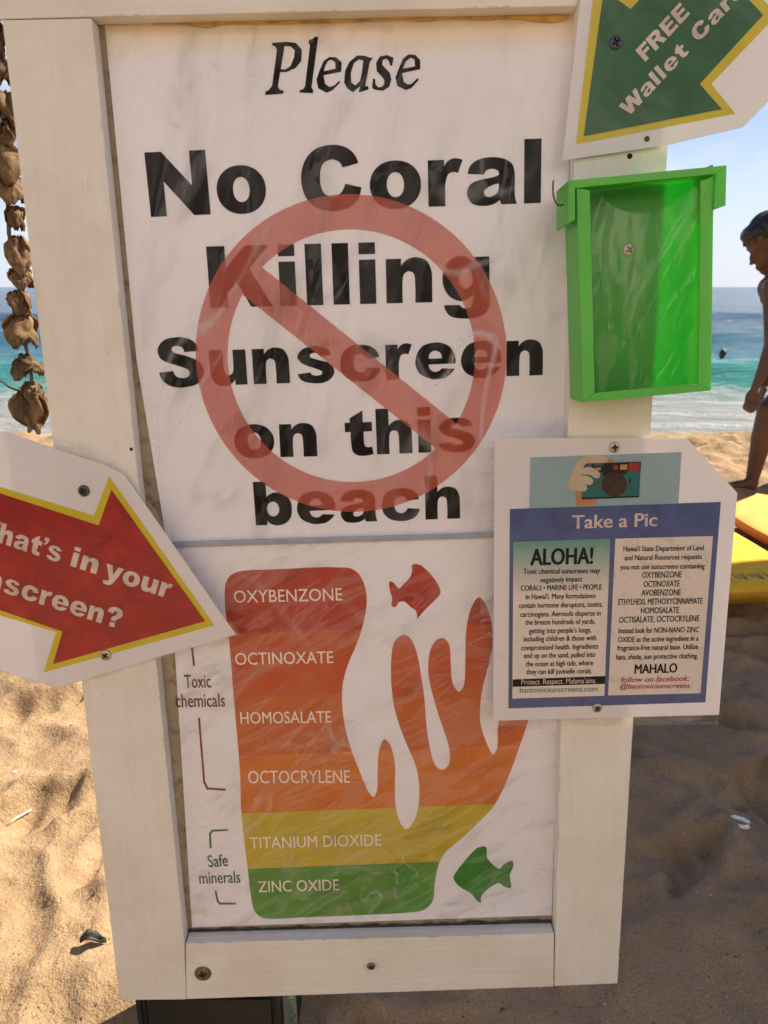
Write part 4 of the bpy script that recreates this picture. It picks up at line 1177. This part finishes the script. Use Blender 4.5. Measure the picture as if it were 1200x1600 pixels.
def pod_mat():
    m, N, L, P = nmat('dried_pod')
    n = noise_n(N, L, coords(N, L, (1, 1, .45)), 55, 6, .65, 1.2); n2 = noise_n(N, L, coords(N, L), 14, 3)
    c = ramp(N, L, n, [(.28, (.07, .035, .018)), (.45, (.24, .14, .07)), (.62, (.48, .33, .18)), (.8, (.68, .52, .34))])
    c = mixc(N, L, ramp(N, L, n2, [(.38, (.7, .7, .7)), (.55, (0, 0, 0))]), c, mixc(N, L, .6, c, (.06, .03, .02)))
    L.new(c, P.inputs['Base Color']); P.inputs['Roughness'].default_value = .7
    L.new(bump(N, L, n, .8, .004), P.inputs['Normal'])
    t = N.new('ShaderNodeBsdfTranslucent'); L.new(c, t.inputs[0])
    ms = N.new('ShaderNodeMixShader'); ms.inputs[0].default_value = .5
    L.new(P.outputs[0], ms.inputs[1]); L.new(t.outputs[0], ms.inputs[2]); L.new(ms.outputs[0], N['Material Output'].inputs[0])
    return m


podm = pod_mat()
GY = .98
def hp_(py, px=None):   # point on the hanging line's plane Y=GY
    d = cdir(px, py); t = GY / d.y; return CAM + d * t
gtop = hp_(-40, 2)
gx = hp_(420, 24).x
gar = empty('dried_garland', (gx, GY, hp_(690, 40).z))
tag(gar, 'hanging string of curled brown dried pods beside the left upright, against the sea', 'garland')
ztop = hp_(-60, 0).z; zbot = hp_(668, 40).z
tube('cord', [(gx + .002 * math.sin(i * 1.3), GY, ztop + (zbot - ztop) * i / 24) for i in range(25)], [.0022 + .0006 * math.sin(i * 2.1) for i in range(25)], cord_m, gar, 8)


def petal(cx, cz, ang, tilt, ln, wd, seed, cup=.6):
    """one curled husk, hanging from (cx, GY, cz)"""
    nu, nv = 10, 12; V = []; F = []
    for i in range(nu + 1):
        u = i / nu
        w = wd * math.sin(math.pi * (.08 + .86 * u) ** .8) * (1 + .15 * noise.noise(Vector((u * 3, seed, 0))))
        for j in range(nv + 1):
            v = -1 + 2 * j / nv
            x = w * math.sin(v * 1.35 * cup + 1e-6) / max(.5, cup); dpt = w * (1 - math.cos(v * 1.35)) * .9
            zz = -u * ln
            out = ln * .55 * math.sin(u * math.pi * .62) * math.sin(tilt)
            nz_ = noise.noise(Vector((u * 4 + seed * 3, v * 2.4, seed)))
            p = Vector((x, -out + dpt + .005 * nz_, zz * math.cos(tilt * .5) + .004 * noise.noise(Vector((u * 6, v * 5, seed + 9)))))
            p = Matrix.Rotation(ang, 3, 'Z') @ p
            V.append((cx + p.x, GY + p.y, cz + p.z))
    for i in range(nu):
        for j in range(nv):
            a = i * (nv + 1) + j; F.append([a, a + 1, a + nv + 2, a + nv + 1])
    return V, F


def pod(px, py, size, seed, n=4, tilt=.7):
    p = hp_(py, px); V = []; F = []
    rnd = random.Random(seed)
    for k in range(n):
        v, f = petal(gx + (p.x - gx) * .8, p.z + size * .5, 2 * math.pi * k / n + rnd.uniform(-.5, .5), tilt * rnd.uniform(.5, 1.4), size * rnd.uniform(.8, 1.15), size * rnd.uniform(.24, .46), seed + k * 1.7)
        b = len(V); V += v; F += [[b + i for i in q] for q in f]
    off = gar.location
    o = pyd('pod', [Vector(v) - off for v in V], F, podm, gar, True)
    md = o.modifiers.new('thickness', 'SOLIDIFY'); md.thickness = .0012
    return o


rp = random.Random(21)
pods = []
yy_ = -6
while yy_ < 655:
    if 525 < yy_ < 548: yy_ = 548
    pods.append((-1 + (yy_ + 20) * .071 + rp.uniform(-6, 5), yy_, rp.uniform(.024, .050), rp.choice((2, 3, 3, 4)), rp.uniform(.4, 1.7)))
    yy_ += rp.uniform(26, 58)
pods.append((45, 642, .050, 5, .4))
for i, (px, py, s, n, t) in enumerate(pods):
    pod(px, py, s, i * 5.3 + 1, n, t)
dw_a = Vector((gx - .05, GY, ztop + .004)); dw_b = S2W(SL(330, -45, -.032))
tube('dowel', [dw_a, dw_a * .5 + dw_b * .5, dw_b], [.007, .0075, .007], simple('bamboo_dowel', (.40, .30, .16), .6, vary=.2), None, 10).name = 'bamboo_stick'
tag(bpy.data.objects['bamboo_stick'], 'bamboo stick behind the top of the frame carrying the dried garland', 'stick')
for k in range(3):
    p = hp_(612, 34 + k * 6)
    tube('frayed_end', [p, p + Vector((-.012 + k * .012, -.006, .006)), p + Vector((-.022 + k * .018, -.012, .018 - k * .012))], [.0016, .0013, .0008], cord_m, gar, 6)

# ------------------------------------------------ debris on the sand
def crumple(name, px, py, sx, sy, sz, mat, seed, label, cat, group=None, lift=.3):
    p = gpoint(px, py)
    bm = bmesh.new(); bmesh.ops.create_icosphere(bm, subdivisions=3, radius=1)
    for v in bm.verts:
        n = noise.noise(v.co * 1.6 + Vector((seed, 0, 0))) * .55 + noise.noise(v.co * 4 + Vector((0, seed, 0))) * .22
        v.co *= 1 + n; v.co = Vector((v.co.x * sx, v.co.y * sy, v.co.z * sz))
    me = bpy.data.meshes.new(name); bm.to_mesh(me); bm.free()
    o = link(name, me, mat, None, True); o.location = p + Vector((0, 0, sz * lift)); o.rotation_euler = (.15, .2, seed)
    return tag(o, label, cat, group)


dk_ = simple('charred_leaf', (.014, .012, .012), .6, vary=.5, scale=120, bmp=.6)
brn = simple('brown_scrap', (.10, .05, .03), .8, vary=.5, scale=120, bmp=.6)
shl = simple('bleached_shell', (.62, .52, .42), .45, vary=.15, scale=90, bmp=.3)


def leaf(px, py, ln, wd, rot, mat, label):
    p = gpoint(px, py); V = []; F = []
    for i in range(9):
        u = i / 8
        for j in range(5):
            v = -1 + j / 2
            w = wd * math.sin(math.pi * min(.97, .06 + u * .93)) * (1 + .3 * noise.noise(Vector((u * 7, v, 3))))
            V.append((ln * (u - .5), w * v, .006 + .012 * v * v + .008 * math.sin(u * 5) + .004 * noise.noise(Vector((u * 5, v * 4, 1)))))
    for i in range(8):
        for j in range(4): a = i * 5 + j; F.append([a, a + 1, a + 6, a + 5])
    o = pyd('dead_leaf', V, F, mat, None, True); o.location = p; o.rotation_euler = (0.1, 0.05, rot)
    md = o.modifiers.new('t', 'SOLIDIFY'); md.thickness = .0016
    return tag(o, label, 'leaf')


leaf(146, 1475, .042, .010, .25, dk_, 'black curled dead leaf on the sunlit sand left of the frame')
p = gpoint(25, 1285)
tw = tube('twig', [p + Vector((-.012, -.018, .004)), p + Vector((0, 0, .010)), p + Vector((.020, .030, .008))], [.0028, .0034, .0022], shl, None, 8, amp=.4, seed=1)
tag(tw, 'short bleached twig on the sunlit sand at the far left', 'twig')
crumple('shell_piece', 22, 1208, .007, .005, .004, shl, 3, 'small pale shell fragment on sunlit sand above the bleached twig', 'shell')


def ring_shell():
    p = gpoint(1155, 1287); V = []; F = []; n, q = 40, 10
    for i in range(n):
        a = 2 * math.pi * i / n * .93 + .3
        w = 1 + .18 * noise.noise(Vector((math.cos(a) * 2, math.sin(a) * 2, 5)))
        for j in range(q):
            b = 2 * math.pi * j / q
            r = .0042 * (1 + .5 * noise.noise(Vector((a * 2, math.sin(b), 2))))
            V.append(((.018 * w + r * math.cos(b)) * math.cos(a), (.010 * w + r * math.cos(b)) * math.sin(a), .004 + r * math.sin(b) * 1.2))
    for i in range(n - 1):
        for j in range(q): F.append([i * q + j, i * q + (j + 1) % q, (i + 1) * q + (j + 1) % q, (i + 1) * q + j])
    o = pyd('broken_shell', V, F, simple('white_shell', (.78, .80, .82), .35, vary=.1), None, True); o.location = p; o.rotation_euler = (.25, 0, -.5)
    tag(o, 'white ring shaped broken shell on the shaded sand at the right', 'shell')


ring_shell()
# countless specks and bits of shell and weed
def specks():
    V = []; F = []; mi = []
    rnd = random.Random(11)
    bm = bmesh.new()
    for k in range(1500):
        left = rnd.random() < .45
        x = rnd.uniform(-1.2, -.15) if left else rnd.uniform(.0, 1.3); y = rnd.uniform(.75, 2.6)
        s = rnd.uniform(.0008, .0026) * (2.2 if rnd.random() < .07 else 1); zz = gz(x, y)
        b = len(V); ang = rnd.uniform(0, 3)
        for (a, c, h) in ((1, 0, 0), (0, .7, 0), (-1, 0, 0), (0, -.7, 0), (0, 0, .8)):
            X_, Y_ = a * s * 1.5, c * s * rnd.uniform(.7, 1.3)
            V.append((x + X_ * math.cos(ang) - Y_ * math.sin(ang), y + X_ * math.sin(ang) + Y_ * math.cos(ang), zz - .0004 + h * s))
        F += [[b, b + 1, b + 4], [b + 1, b + 2, b + 4], [b + 2, b + 3, b + 4], [b + 3, b, b + 4]]
        c = 0 if rnd.random() < .68 else 1
        mi += [c] * 4
    o = pyd('beach_litter', V, F, brn); o.data.materials.append(shl); o.data.polygons.foreach_set('material_index', mi)
    tag(o, 'scattered tiny bits of weed and shell on the sand', 'beach litter', kind='stuff')
specks()

# ------------------------------------------------ boards on trestles at the right
def board_thing(name, tip, direction, length, width, thick, mat_top, mat_side, label, nose=.35):
    """flat soft board; tip = world position of the nose, direction in plan"""
    root = empty(name, tip); tag(root, label, 'surfboard')
    d = Vector(direction).normalized(); n = Vector((-d.y, d.x, 0))
    bm = bmesh.new(); ring = []
    K = 24
    def wdt(u): return width / 2 * min(1, (1 - (1 - min(1, u / nose)) ** 2.2) ** .55 + .02) * (1 if u < .8 else 1 - .25 * ((u - .8) / .2) ** 2)
    L_ = [wdt(i / K) for i in range(K + 1)]
    pts = [d * (length * i / K) + n * L_[i] for i in range(K + 1)] + [d * (length * i / K) - n * L_[i] for i in range(K, -1, -1)]
    top = []
    me_t = bpy.data.meshes.new('deck'); 
    def rocker(p): u = p.dot(d) / length; return .05 * max(0, (.25 - u) / .25) ** 2
    rows = []
    for i in [-1] + list(range(K + 1)) + [K + 1]:
        fl = i < 0 or i > K; i = max(0, min(K, i))
        c = d * (length * i / K)
        row = []
        for v, dz, sc_ in ([(v_, -.006, 1) for v_ in (-1, -.93, -.5, 0, .5, .93, 1)] if fl else [(-1, -.006, 1), (-.93, 0, 1), (-.5, .004, 1), (0, .005, 1), (.5, .004, 1), (.93, 0, 1), (1, -.006, 1)]):
            row.append(bm.verts.new(c + n * (L_[i] * v) + Vector((0, 0, thick + dz + rocker(c)))))
        rows.append(row)
    for i in range(K + 2):
        for j in range(6): bm.faces.new([rows[i][j], rows[i + 1][j], rows[i + 1][j + 1], rows[i][j + 1]])
    bm.to_mesh(me_t); bm.free()
    link('deck', me_t, mat_top, root, True)
    V = []; F = []
    prof = [(1, -.006), (1.02, -.3), (1.02, -.7), (.9, -1)]
    for i, sgn in [(i, 1) for i in range(K + 1)] + [(i, -1) for i in range(K, -1, -1)]:
        c = d * (length * i / K)
        for (w_, f) in prof:
            dz = f if f == -.006 else f * thick
            V.append(c + n * (L_[i] * sgn * w_) + Vector((0, 0, thick + dz + rocker(c))))
    m_ = len(V) // 4
    for i in range(m_):
        for j in range(3): a = i * 4 + j; b = ((i + 1) % m_) * 4 + j; F.append([a, b, b + 1, a + 1])
    F.append([i * 4 + 3 for i in range(m_)])
    pyd('rail', V, F, mat_side, root, True)
    return root, d, n, rocker


orr = simple('orange_foam_deck', (.80, .40, .085), .9, vary=.1, scale=20); ors = simple('orange_rail', (.62, .21, .03), .45, vary=.15, scale=20)
ylw = simple('yellow_foam_deck', (.80, .46, .015), .9, vary=.08, scale=20); yls = simple('yellow_rail', (.55, .27, .015), .45, vary=.15, scale=20)
olv = simple('faded_yellow_deck', (.50, .37, .08), .9, vary=.2, scale=40)
def at_height(px, py, zz):
    d = cdir(px, py); t = (zz - CAMH) / d.z; return CAM + d * t
ax_ = Vector((.30, -.954, 0)).normalized()      # both boards point the same way
def tilt_board(r, slope):
    q = Vector((-r[1].y, r[1].x, 0)); r[0].rotation_mode = 'QUATERNION'
    r[0].rotation_quaternion = Matrix.Rotation(slope, 3, q).to_quaternion()
nose_o = Vector((1.375, 2.985, 0)) + Vector((.954, .30, 0)) * .23
o1 = board_thing('surfboard', (nose_o.x, nose_o.y, .145), (ax_.x, ax_.y, 0), 1.5, .46, .055, orr, ors, 'orange foam surfboard, the farther of two boards at the right edge', .04)
ay_ = Vector((.10, -.995, 0)).normalized(); nose_y = Vector((1.14, 2.19, 0)) - ay_ * 1.35
o2 = board_thing('surfboard', (nose_y.x, nose_y.y, .185), (ay_.x, ay_.y, 0), 1.35, .58, .045, ylw, yls, 'bright yellow foam surfboard with dark blue writing, nearer of the two boards', .98)
tilt_board(o1, .02); tilt_board(o2, .045)
navy = simple('navy_board_print', (.10, .11, .10), .7)
V = []; F = []; root3, d3, n3, rk3 = o2
for k_ in range(22):
    v0 = -.21 + k_ * .0185
    lean = .010 if k_ % 3 else -.004
    a = d3 * (1.35 - .115 - .004 * (k_ % 2)) + n3 * v0; w = n3 * .005; g = d3 * (.045 if k_ % 4 else .03) + n3 * lean
    b = len(V)
    for pnt in (a, a + w, a + w + g, a + g): V.append(pnt + Vector((0, 0, .045 + .0056)))
    F.append([b, b + 1, b + 2, b + 3])
for a, w, g in ((d3 * .98 + n3 * -.10, n3 * .012, d3 * .10),):
    b = len(V)
    for pnt in (a, a + w, a + w + g, a + g): V.append(pnt + Vector((0, 0, .0508)))
    F.append([b, b + 1, b + 2, b + 3])
pyd('writing', V, F, navy, root3)['kind'] = 'stuff'
# ------------------------------------------------ unseen beach umbrella, added outside the frame to shade the sand at the right
um = empty('added_shade_umbrella', (3.82, 2.42, gz(3.82, 2.42))); tag(um, 'large unseen umbrella added right of the boards to cast shade on the sand', 'umbrella')
clo = simple('umbrella_canvas', (.10, .16, .28), .85, vary=.1, scale=30)
V = [(0, 0, 3.35 - um.location.z)]; F = []
K_ = 40
for ring_i, (r, h) in enumerate(((.45, 3.28), (.9, 3.12), (1.45, 2.82))):
    for i in range(K_):
        a = 2 * math.pi * i / K_; rr = r * (1 - .05 * abs(math.sin(a * 4)) * ring_i / 2); V.append((rr * math.cos(a), rr * math.sin(a), h - um.location.z))
for i in range(K_): F.append([0, 1 + i, 1 + (i + 1) % K_])
for q in range(2):
    for i in range(K_): F.append([1 + q * K_ + i, 1 + (q + 1) * K_ + i, 1 + (q + 1) * K_ + (i + 1) % K_, 1 + q * K_ + (i + 1) % K_])
pyd('canopy', V, F, clo, um, True)
tube('pole', [um.location, um.location + Vector((0, 0, 3.35 - um.location.z))], [.022, .022], M['wood_v'], um)

# ------------------------------------------------ unseen green scrub behind the viewer, added to block low sky and bounce light
def scrub():
    m, N, L, P = nmat('added_scrub_leaves')
    n = noise_n(N, L, coords(N, L), 2.2, 4)
    L.new(ramp(N, L, n, [(.3, (.03, .055, .018)), (.7, (.07, .11, .035))]), P.inputs['Base Color']); P.inputs['Roughness'].default_value = .6
    rnd = random.Random(4); V = []; F = []
    for k in range(46):
        cx = -24 + k * 1.05 + rnd.uniform(-.4, .4); cy = -4.6 + rnd.uniform(-.3, .3); hh = rnd.uniform(.7, 1.5); r = rnd.uniform(.6, .9)
        for q in range(300):
            a = rnd.uniform(0, 2 * math.pi); b = math.asin(rnd.uniform(-1, 1)); rr = rnd.uniform(.75, 1.1)
            p = Vector((cx + r * rr * math.cos(a) * math.cos(b), cy + r * rr * math.sin(a) * math.cos(b), hh * .5 + hh * .5 * rr * math.sin(b)))
            s_ = rnd.uniform(.12, .26); u = Vector((rnd.uniform(-1, 1), rnd.uniform(-1, 1), rnd.uniform(-1, 1))).normalized(); w = u.orthogonal().normalized()
            b0 = len(V); V += [p + u * s_, p + w * s_ * .6, p - u * s_, p - w * s_ * .6]; F.append([b0, b0 + 1, b0 + 2, b0 + 3])
    o = pyd('added_scrub', V, F, m); tag(o, 'dense unseen green scrub added behind the viewer to block low sky', 'scrub', kind='stuff')
scrub()
fill_house = empty('added_fill_house', (0, -6.2, 0)); tag(fill_house, 'unseen pale stucco house added behind the viewer to bounce light onto the sign', 'house')  # house out of view, added as a bright wall to light the sign
stu = simple('pale_stucco', (.80, .765, .72), .85, vary=.06, scale=3, bmp=.3)
gls = simple('dark_window_glass', (.03, .04, .05), .1)
def wall_bits():
    bays = 12; w = 2.2; x = -bays * w / 2
    wbox('wall', (x - .3, -6.6, -.3), (x, -6.2, 7.3), stu, fill_house, .01)
    for i in range(bays):
        a = x + i * w
        wbox('wall', (a + 1.5, -6.6, -.3), (a + w, -6.2, 7.3), stu, fill_house, .01)
        for (z0, z1) in ((-.3, .9), (2.1, 3.7), (4.9, 7.3)):
            wbox('wall', (a + .001, -6.6, z0), (a + 1.499, -6.203, z1), stu, fill_house, .01)
        for (z0, z1) in ((.9, 2.1), (3.7, 4.9)):
            wbox('pane', (a + .0, -6.5, z0 - .01), (a + 1.5, -6.45, z1 + .01), gls, fill_house, .002)
wall_bits()

# ------------------------------------------------ swimmer
skin_dk = simple('tanned_skin', (.085, .036, .023), .5, vary=.25, scale=14)
hairm = simple('dark_hair', (.010, .009, .010), .45, vary=.5, scale=200, bmp=.5)


def capsules(parts):
    """parts: list of (p0, p1, r0, r1) -> bmesh of overlapping tapered capsules (to be voxel merged)"""
    bm = bmesh.new()
    for p0, p1, r0, r1 in parts:
        p0 = Vector(p0); p1 = Vector(p1); n = max(2, int((p1 - p0).length / (min(r0, r1) * .45)) + 1)
        n = min(n, 14)
        for i in range(n + 1):
            t = i / n
            g = bmesh.ops.create_icosphere(bm, subdivisions=2, radius=r0 + (r1 - r0) * t)
            bmesh.ops.translate(bm, verts=g['verts'], vec=p0 + (p1 - p0) * t)
    return bm


def ellipsoid(bm, c, r, rot=None, sub=3):
    g = bmesh.ops.create_icosphere(bm, subdivisions=sub, radius=1)
    mt = Matrix.Translation(c) @ (rot.to_4x4() if rot else Matrix()) @ Matrix.Diagonal((*r, 1))
    bmesh.ops.transform(bm, verts=g['verts'], matrix=mt)


def merged(name, bm, mat, parent, voxel, smooth_it=4):
    me = bpy.data.meshes.new(name)
    bmesh.ops.translate(bm, verts=bm.verts, vec=-parent.location) if parent else None
    bm.to_mesh(me); bm.free()
    o = link(name, me, mat, parent, True)
    r = o.modifiers.new('merge', 'REMESH'); r.mode = 'VOXEL'; r.voxel_size = voxel; r.use_smooth_shade = True
    s = o.modifiers.new('soft', 'SMOOTH'); s.iterations = smooth_it; s.factor = .5
    return o


sw = at_height(1127, 566, WL + .05)
swr = empty('person', (sw.x, sw.y, WL - .1)); tag(swr, 'swimmer far out, only head and shoulders above the blue water', 'person')
bm = capsules([(sw + Vector((0, 0, -.12)), sw + Vector((0, 0, .12)), .06, .055), (sw + Vector((-.16, 0, -.10)), sw + Vector((.16, 0, -.10)), .07, .07)])
ellipsoid(bm, sw + Vector((0, 0, .22)), (.080, .095, .12)); ellipsoid(bm, sw + Vector((-.08, 0, .20)), (.02, .02, .03))
merged('body', bm, skin_dk, swr, .015, 2)
bm = bmesh.new(); ellipsoid(bm, sw + Vector((.012, 0, .25)), (.092, .105, .11)); merged('hair', bm, hairm, swr, .02, 1)

# ------------------------------------------------ the walking woman at the right edge
PY = 3.50
def W_(px, py, off=0.0):
    px -= 5
    d = cdir(px, py); t = PY / d.y; p = CAM + d * t; return Vector((p.x, PY + off, p.z))
pm = W_(1230, 780)
per = empty('person', (pm.x, PY, gz(pm.x, PY)))
tag(per, 'person in a dark swimsuit walking left with bowed head, at the right edge', 'person')
s_px = .00312; GP = gz(W_(1166, 770, -.084).x, PY - .084)
near, farr = -.12, .13       # near side is towards the viewer
parts = [
 (W_(1284, 560), W_(1258, 505), .110, .098), (W_(1258, 505), W_(1232, 462, 0), .098, .090),
 (W_(1195, 450, near * .9), W_(1226, 454, farr * .9), .050, .048), (W_(1200, 450, near * .5), W_(1240, 470, 0), .060, .085),                        # shoulders
 (W_(1222, 446), W_(1210, 405), .050, .044),                                            # neck
 (W_(1187, 450, near * 1.25), W_(1182, 532, near * 1.5), .045, .036),                  # upper arm
 (W_(1182, 532, near * 1.5), W_(1166, 572, near * 1.6), .036, .028), (W_(1166, 572, near * 1.6), W_(1154, 598, near * 1.6), .028, .019),
 (W_(1232, 455, farr * 1.0), W_(1250, 520, farr * 1.4), .042, .034), (W_(1250, 520, farr * 1.6), W_(1238, 590, farr * 1.6), .033, .020),
 (W_(1284, 566, near * .7), W_(1193, 636, near * .7), .092, .056), (W_(1193, 636, near * .7), W_(1182, 680, near * .7), .053, .050), (W_(1182, 680, near * .7), W_(1165, 752, near * .7), .048, .028),  # near leg
 (W_(1286, 567, farr * .7), W_(1296, 672, farr * .7), .092, .055), (W_(1296, 672, farr * .7), W_(1345, 752, farr * .7), .050, .030),
 (W_(1165, 752, near * .7), W_(1164, 768, near * .7), .029, .027), (Vector((W_(1166, 768).x, PY + near * .7, GP + .03)), Vector((W_(1166, 768).x - .15, PY + near * .9, GP + .018)), .026, .018),
 (W_(1345, 752, farr * .7), W_(1315, 774, farr * .7), .030, .020),
]
bm = capsules(parts)
hcn = W_(1204, 370)
tilt = Matrix.Rotation(R(-32), 3, 'Y')      # head bowed to the left
def hd(x, y, z): return hcn + tilt @ Vector((x, y, z))
ellipsoid(bm, hd(.0, 0, .0), (.094, .072, .092), tilt)
ellipsoid(bm, hd(-.030, 0, -.062), (.060, .052, .075), tilt)     # face and jaw
ellipsoid(bm, hd(-.070, 0, -.125), (.020, .022, .016), tilt, 2)   # chin
ellipsoid(bm, hd(-.094, 0, -.052), (.014, .011, .024), tilt, 2)   # nose bridge
ellipsoid(bm, hd(-.106, 0, -.066), (.012, .012, .010), tilt, 2)   # nose tip
ellipsoid(bm, hd(-.088, 0, -.096), (.012, .020, .007), tilt, 2); ellipsoid(bm, hd(-.086, 0, -.107), (.011, .018, .007), tilt, 2)
ellipsoid(bm, hd(-.078, 0, -.008), (.018, .050, .010), tilt, 2)   # brow
ellipsoid(bm, hd(-.000, -.074, -.045), (.016, .010, .026), tilt, 2)  # ear
# near hand, half closed
hb = W_(1154, 600, near * 1.6); hd0 = Vector((-.020, 0, -.055))
ellipsoid(bm, hb + Vector((-.012, 0, -.030)), (.026, .016, .042), Matrix.Rotation(.4, 3, 'Y'))
for f_i, (oy, ln) in enumerate(((-.024, .034), (-.008, .038), (.009, .035), (.024, .028))):
    q = hb + Vector((-.026, oy * .6, -.060)); k1 = q + Vector((-.004, oy * .2, -ln * .75)); k2 = k1 + Vector((.022, 0, -.010)); k3 = k2 + Vector((.014, 0, .012))
    for a, b in ((q, k1), (k1, k2), (k2, k3)):
        for t in range(6):
            g = bmesh.ops.create_icosphere(bm, subdivisions=2, radius=.0088); bmesh.ops.translate(bm, verts=g['verts'], vec=a + (b - a) * t / 5)
q = hb + Vector((.008, -.012, -.025)); k1 = q + Vector((.012, -.008, -.030)); k2 = k1 + Vector((-.010, -.004, -.022))
for a, b in ((q, k1), (k1, k2)):
    for t in range(6):
        g = bmesh.ops.create_icosphere(bm, subdivisions=2, radius=.0098); bmesh.ops.translate(bm, verts=g['verts'], vec=a + (b - a) * t / 5)
ellipsoid(bm, hb + Vector((-.010, 0, -.074)), (.022, .026, .024))
# far hand
hb2 = W_(1238, 592, farr * 1.6); ellipsoid(bm, hb2 + Vector((-.005, 0, -.035)), (.024, .016, .045))
for oy in (-.02, -.007, .007, .02):
    for t in range(7):
        g = bmesh.ops.create_icosphere(bm, subdivisions=2, radius=.0085); bmesh.ops.translate(bm, verts=g['verts'], vec=hb2 + Vector((-.006 - t * .002, oy * 1.1, -.07 - t * .009)))
merged('body', bm, skin_dk, per, .0065, 5)
# hair
bm = bmesh.new()
ellipsoid(bm, hd(.016, 0, .014), (.096, .082, .092), tilt); ellipsoid(bm, hd(-.036, 0, .050), (.062, .062, .040), tilt)
ellipsoid(bm, hd(.040, 0, -.035), (.070, .074, .075), tilt); ellipsoid(bm, hd(.105, 0, -.02), (.050, .045, .05), tilt)
for v in bm.verts: v.co += v.normal * (.010 * noise.noise(Vector((v.co.x * 14, v.co.y * 50, v.co.z * 14))))
for k_ in range(26):
    rr_ = random.Random(k_); a0 = hd(-.085 + rr_.uniform(-.01, .05), rr_.uniform(-.07, .05), .045 + rr_.uniform(-.02, .02)); 
    for q_ in range(7):
        g = bmesh.ops.create_icosphere(bm, subdivisions=1, radius=.0062 - .0004 * q_)
        bmesh.ops.translate(bm, verts=g['verts'], vec=a0 + tilt @ Vector((-.004 * q_ + .0012 * q_ * q_ * rr_.uniform(.2, 1), -.002 * q_, -.0055 * q_)))
merged('hair', bm, hairm, per, .006, 1)
# swimsuit: follows the trunk a little outside the skin
bm = capsules([(W_(1284, 560), W_(1258, 505), .116, .104), (W_(1258, 505), W_(1238, 472), .104, .097), (W_(1284, 570, near * .55), W_(1282, 574, near * .6), .099, .098), (W_(1286, 570, farr * .6), W_(1287, 576, farr * .6), .099, .098),
              (W_(1216, 466, near * .55), W_(1218, 440, near * .5), .040, .026), (W_(1218, 466, farr * .6), W_(1222, 442, farr * .5), .036, .026)])
merged('swimsuit', bm, simple('black_swimsuit', (.012, .013, .016), .6, vary=.3, scale=200), per, .009, 3)

for o in list(bpy.data.objects):
    if '_a' in o: del o['_a']
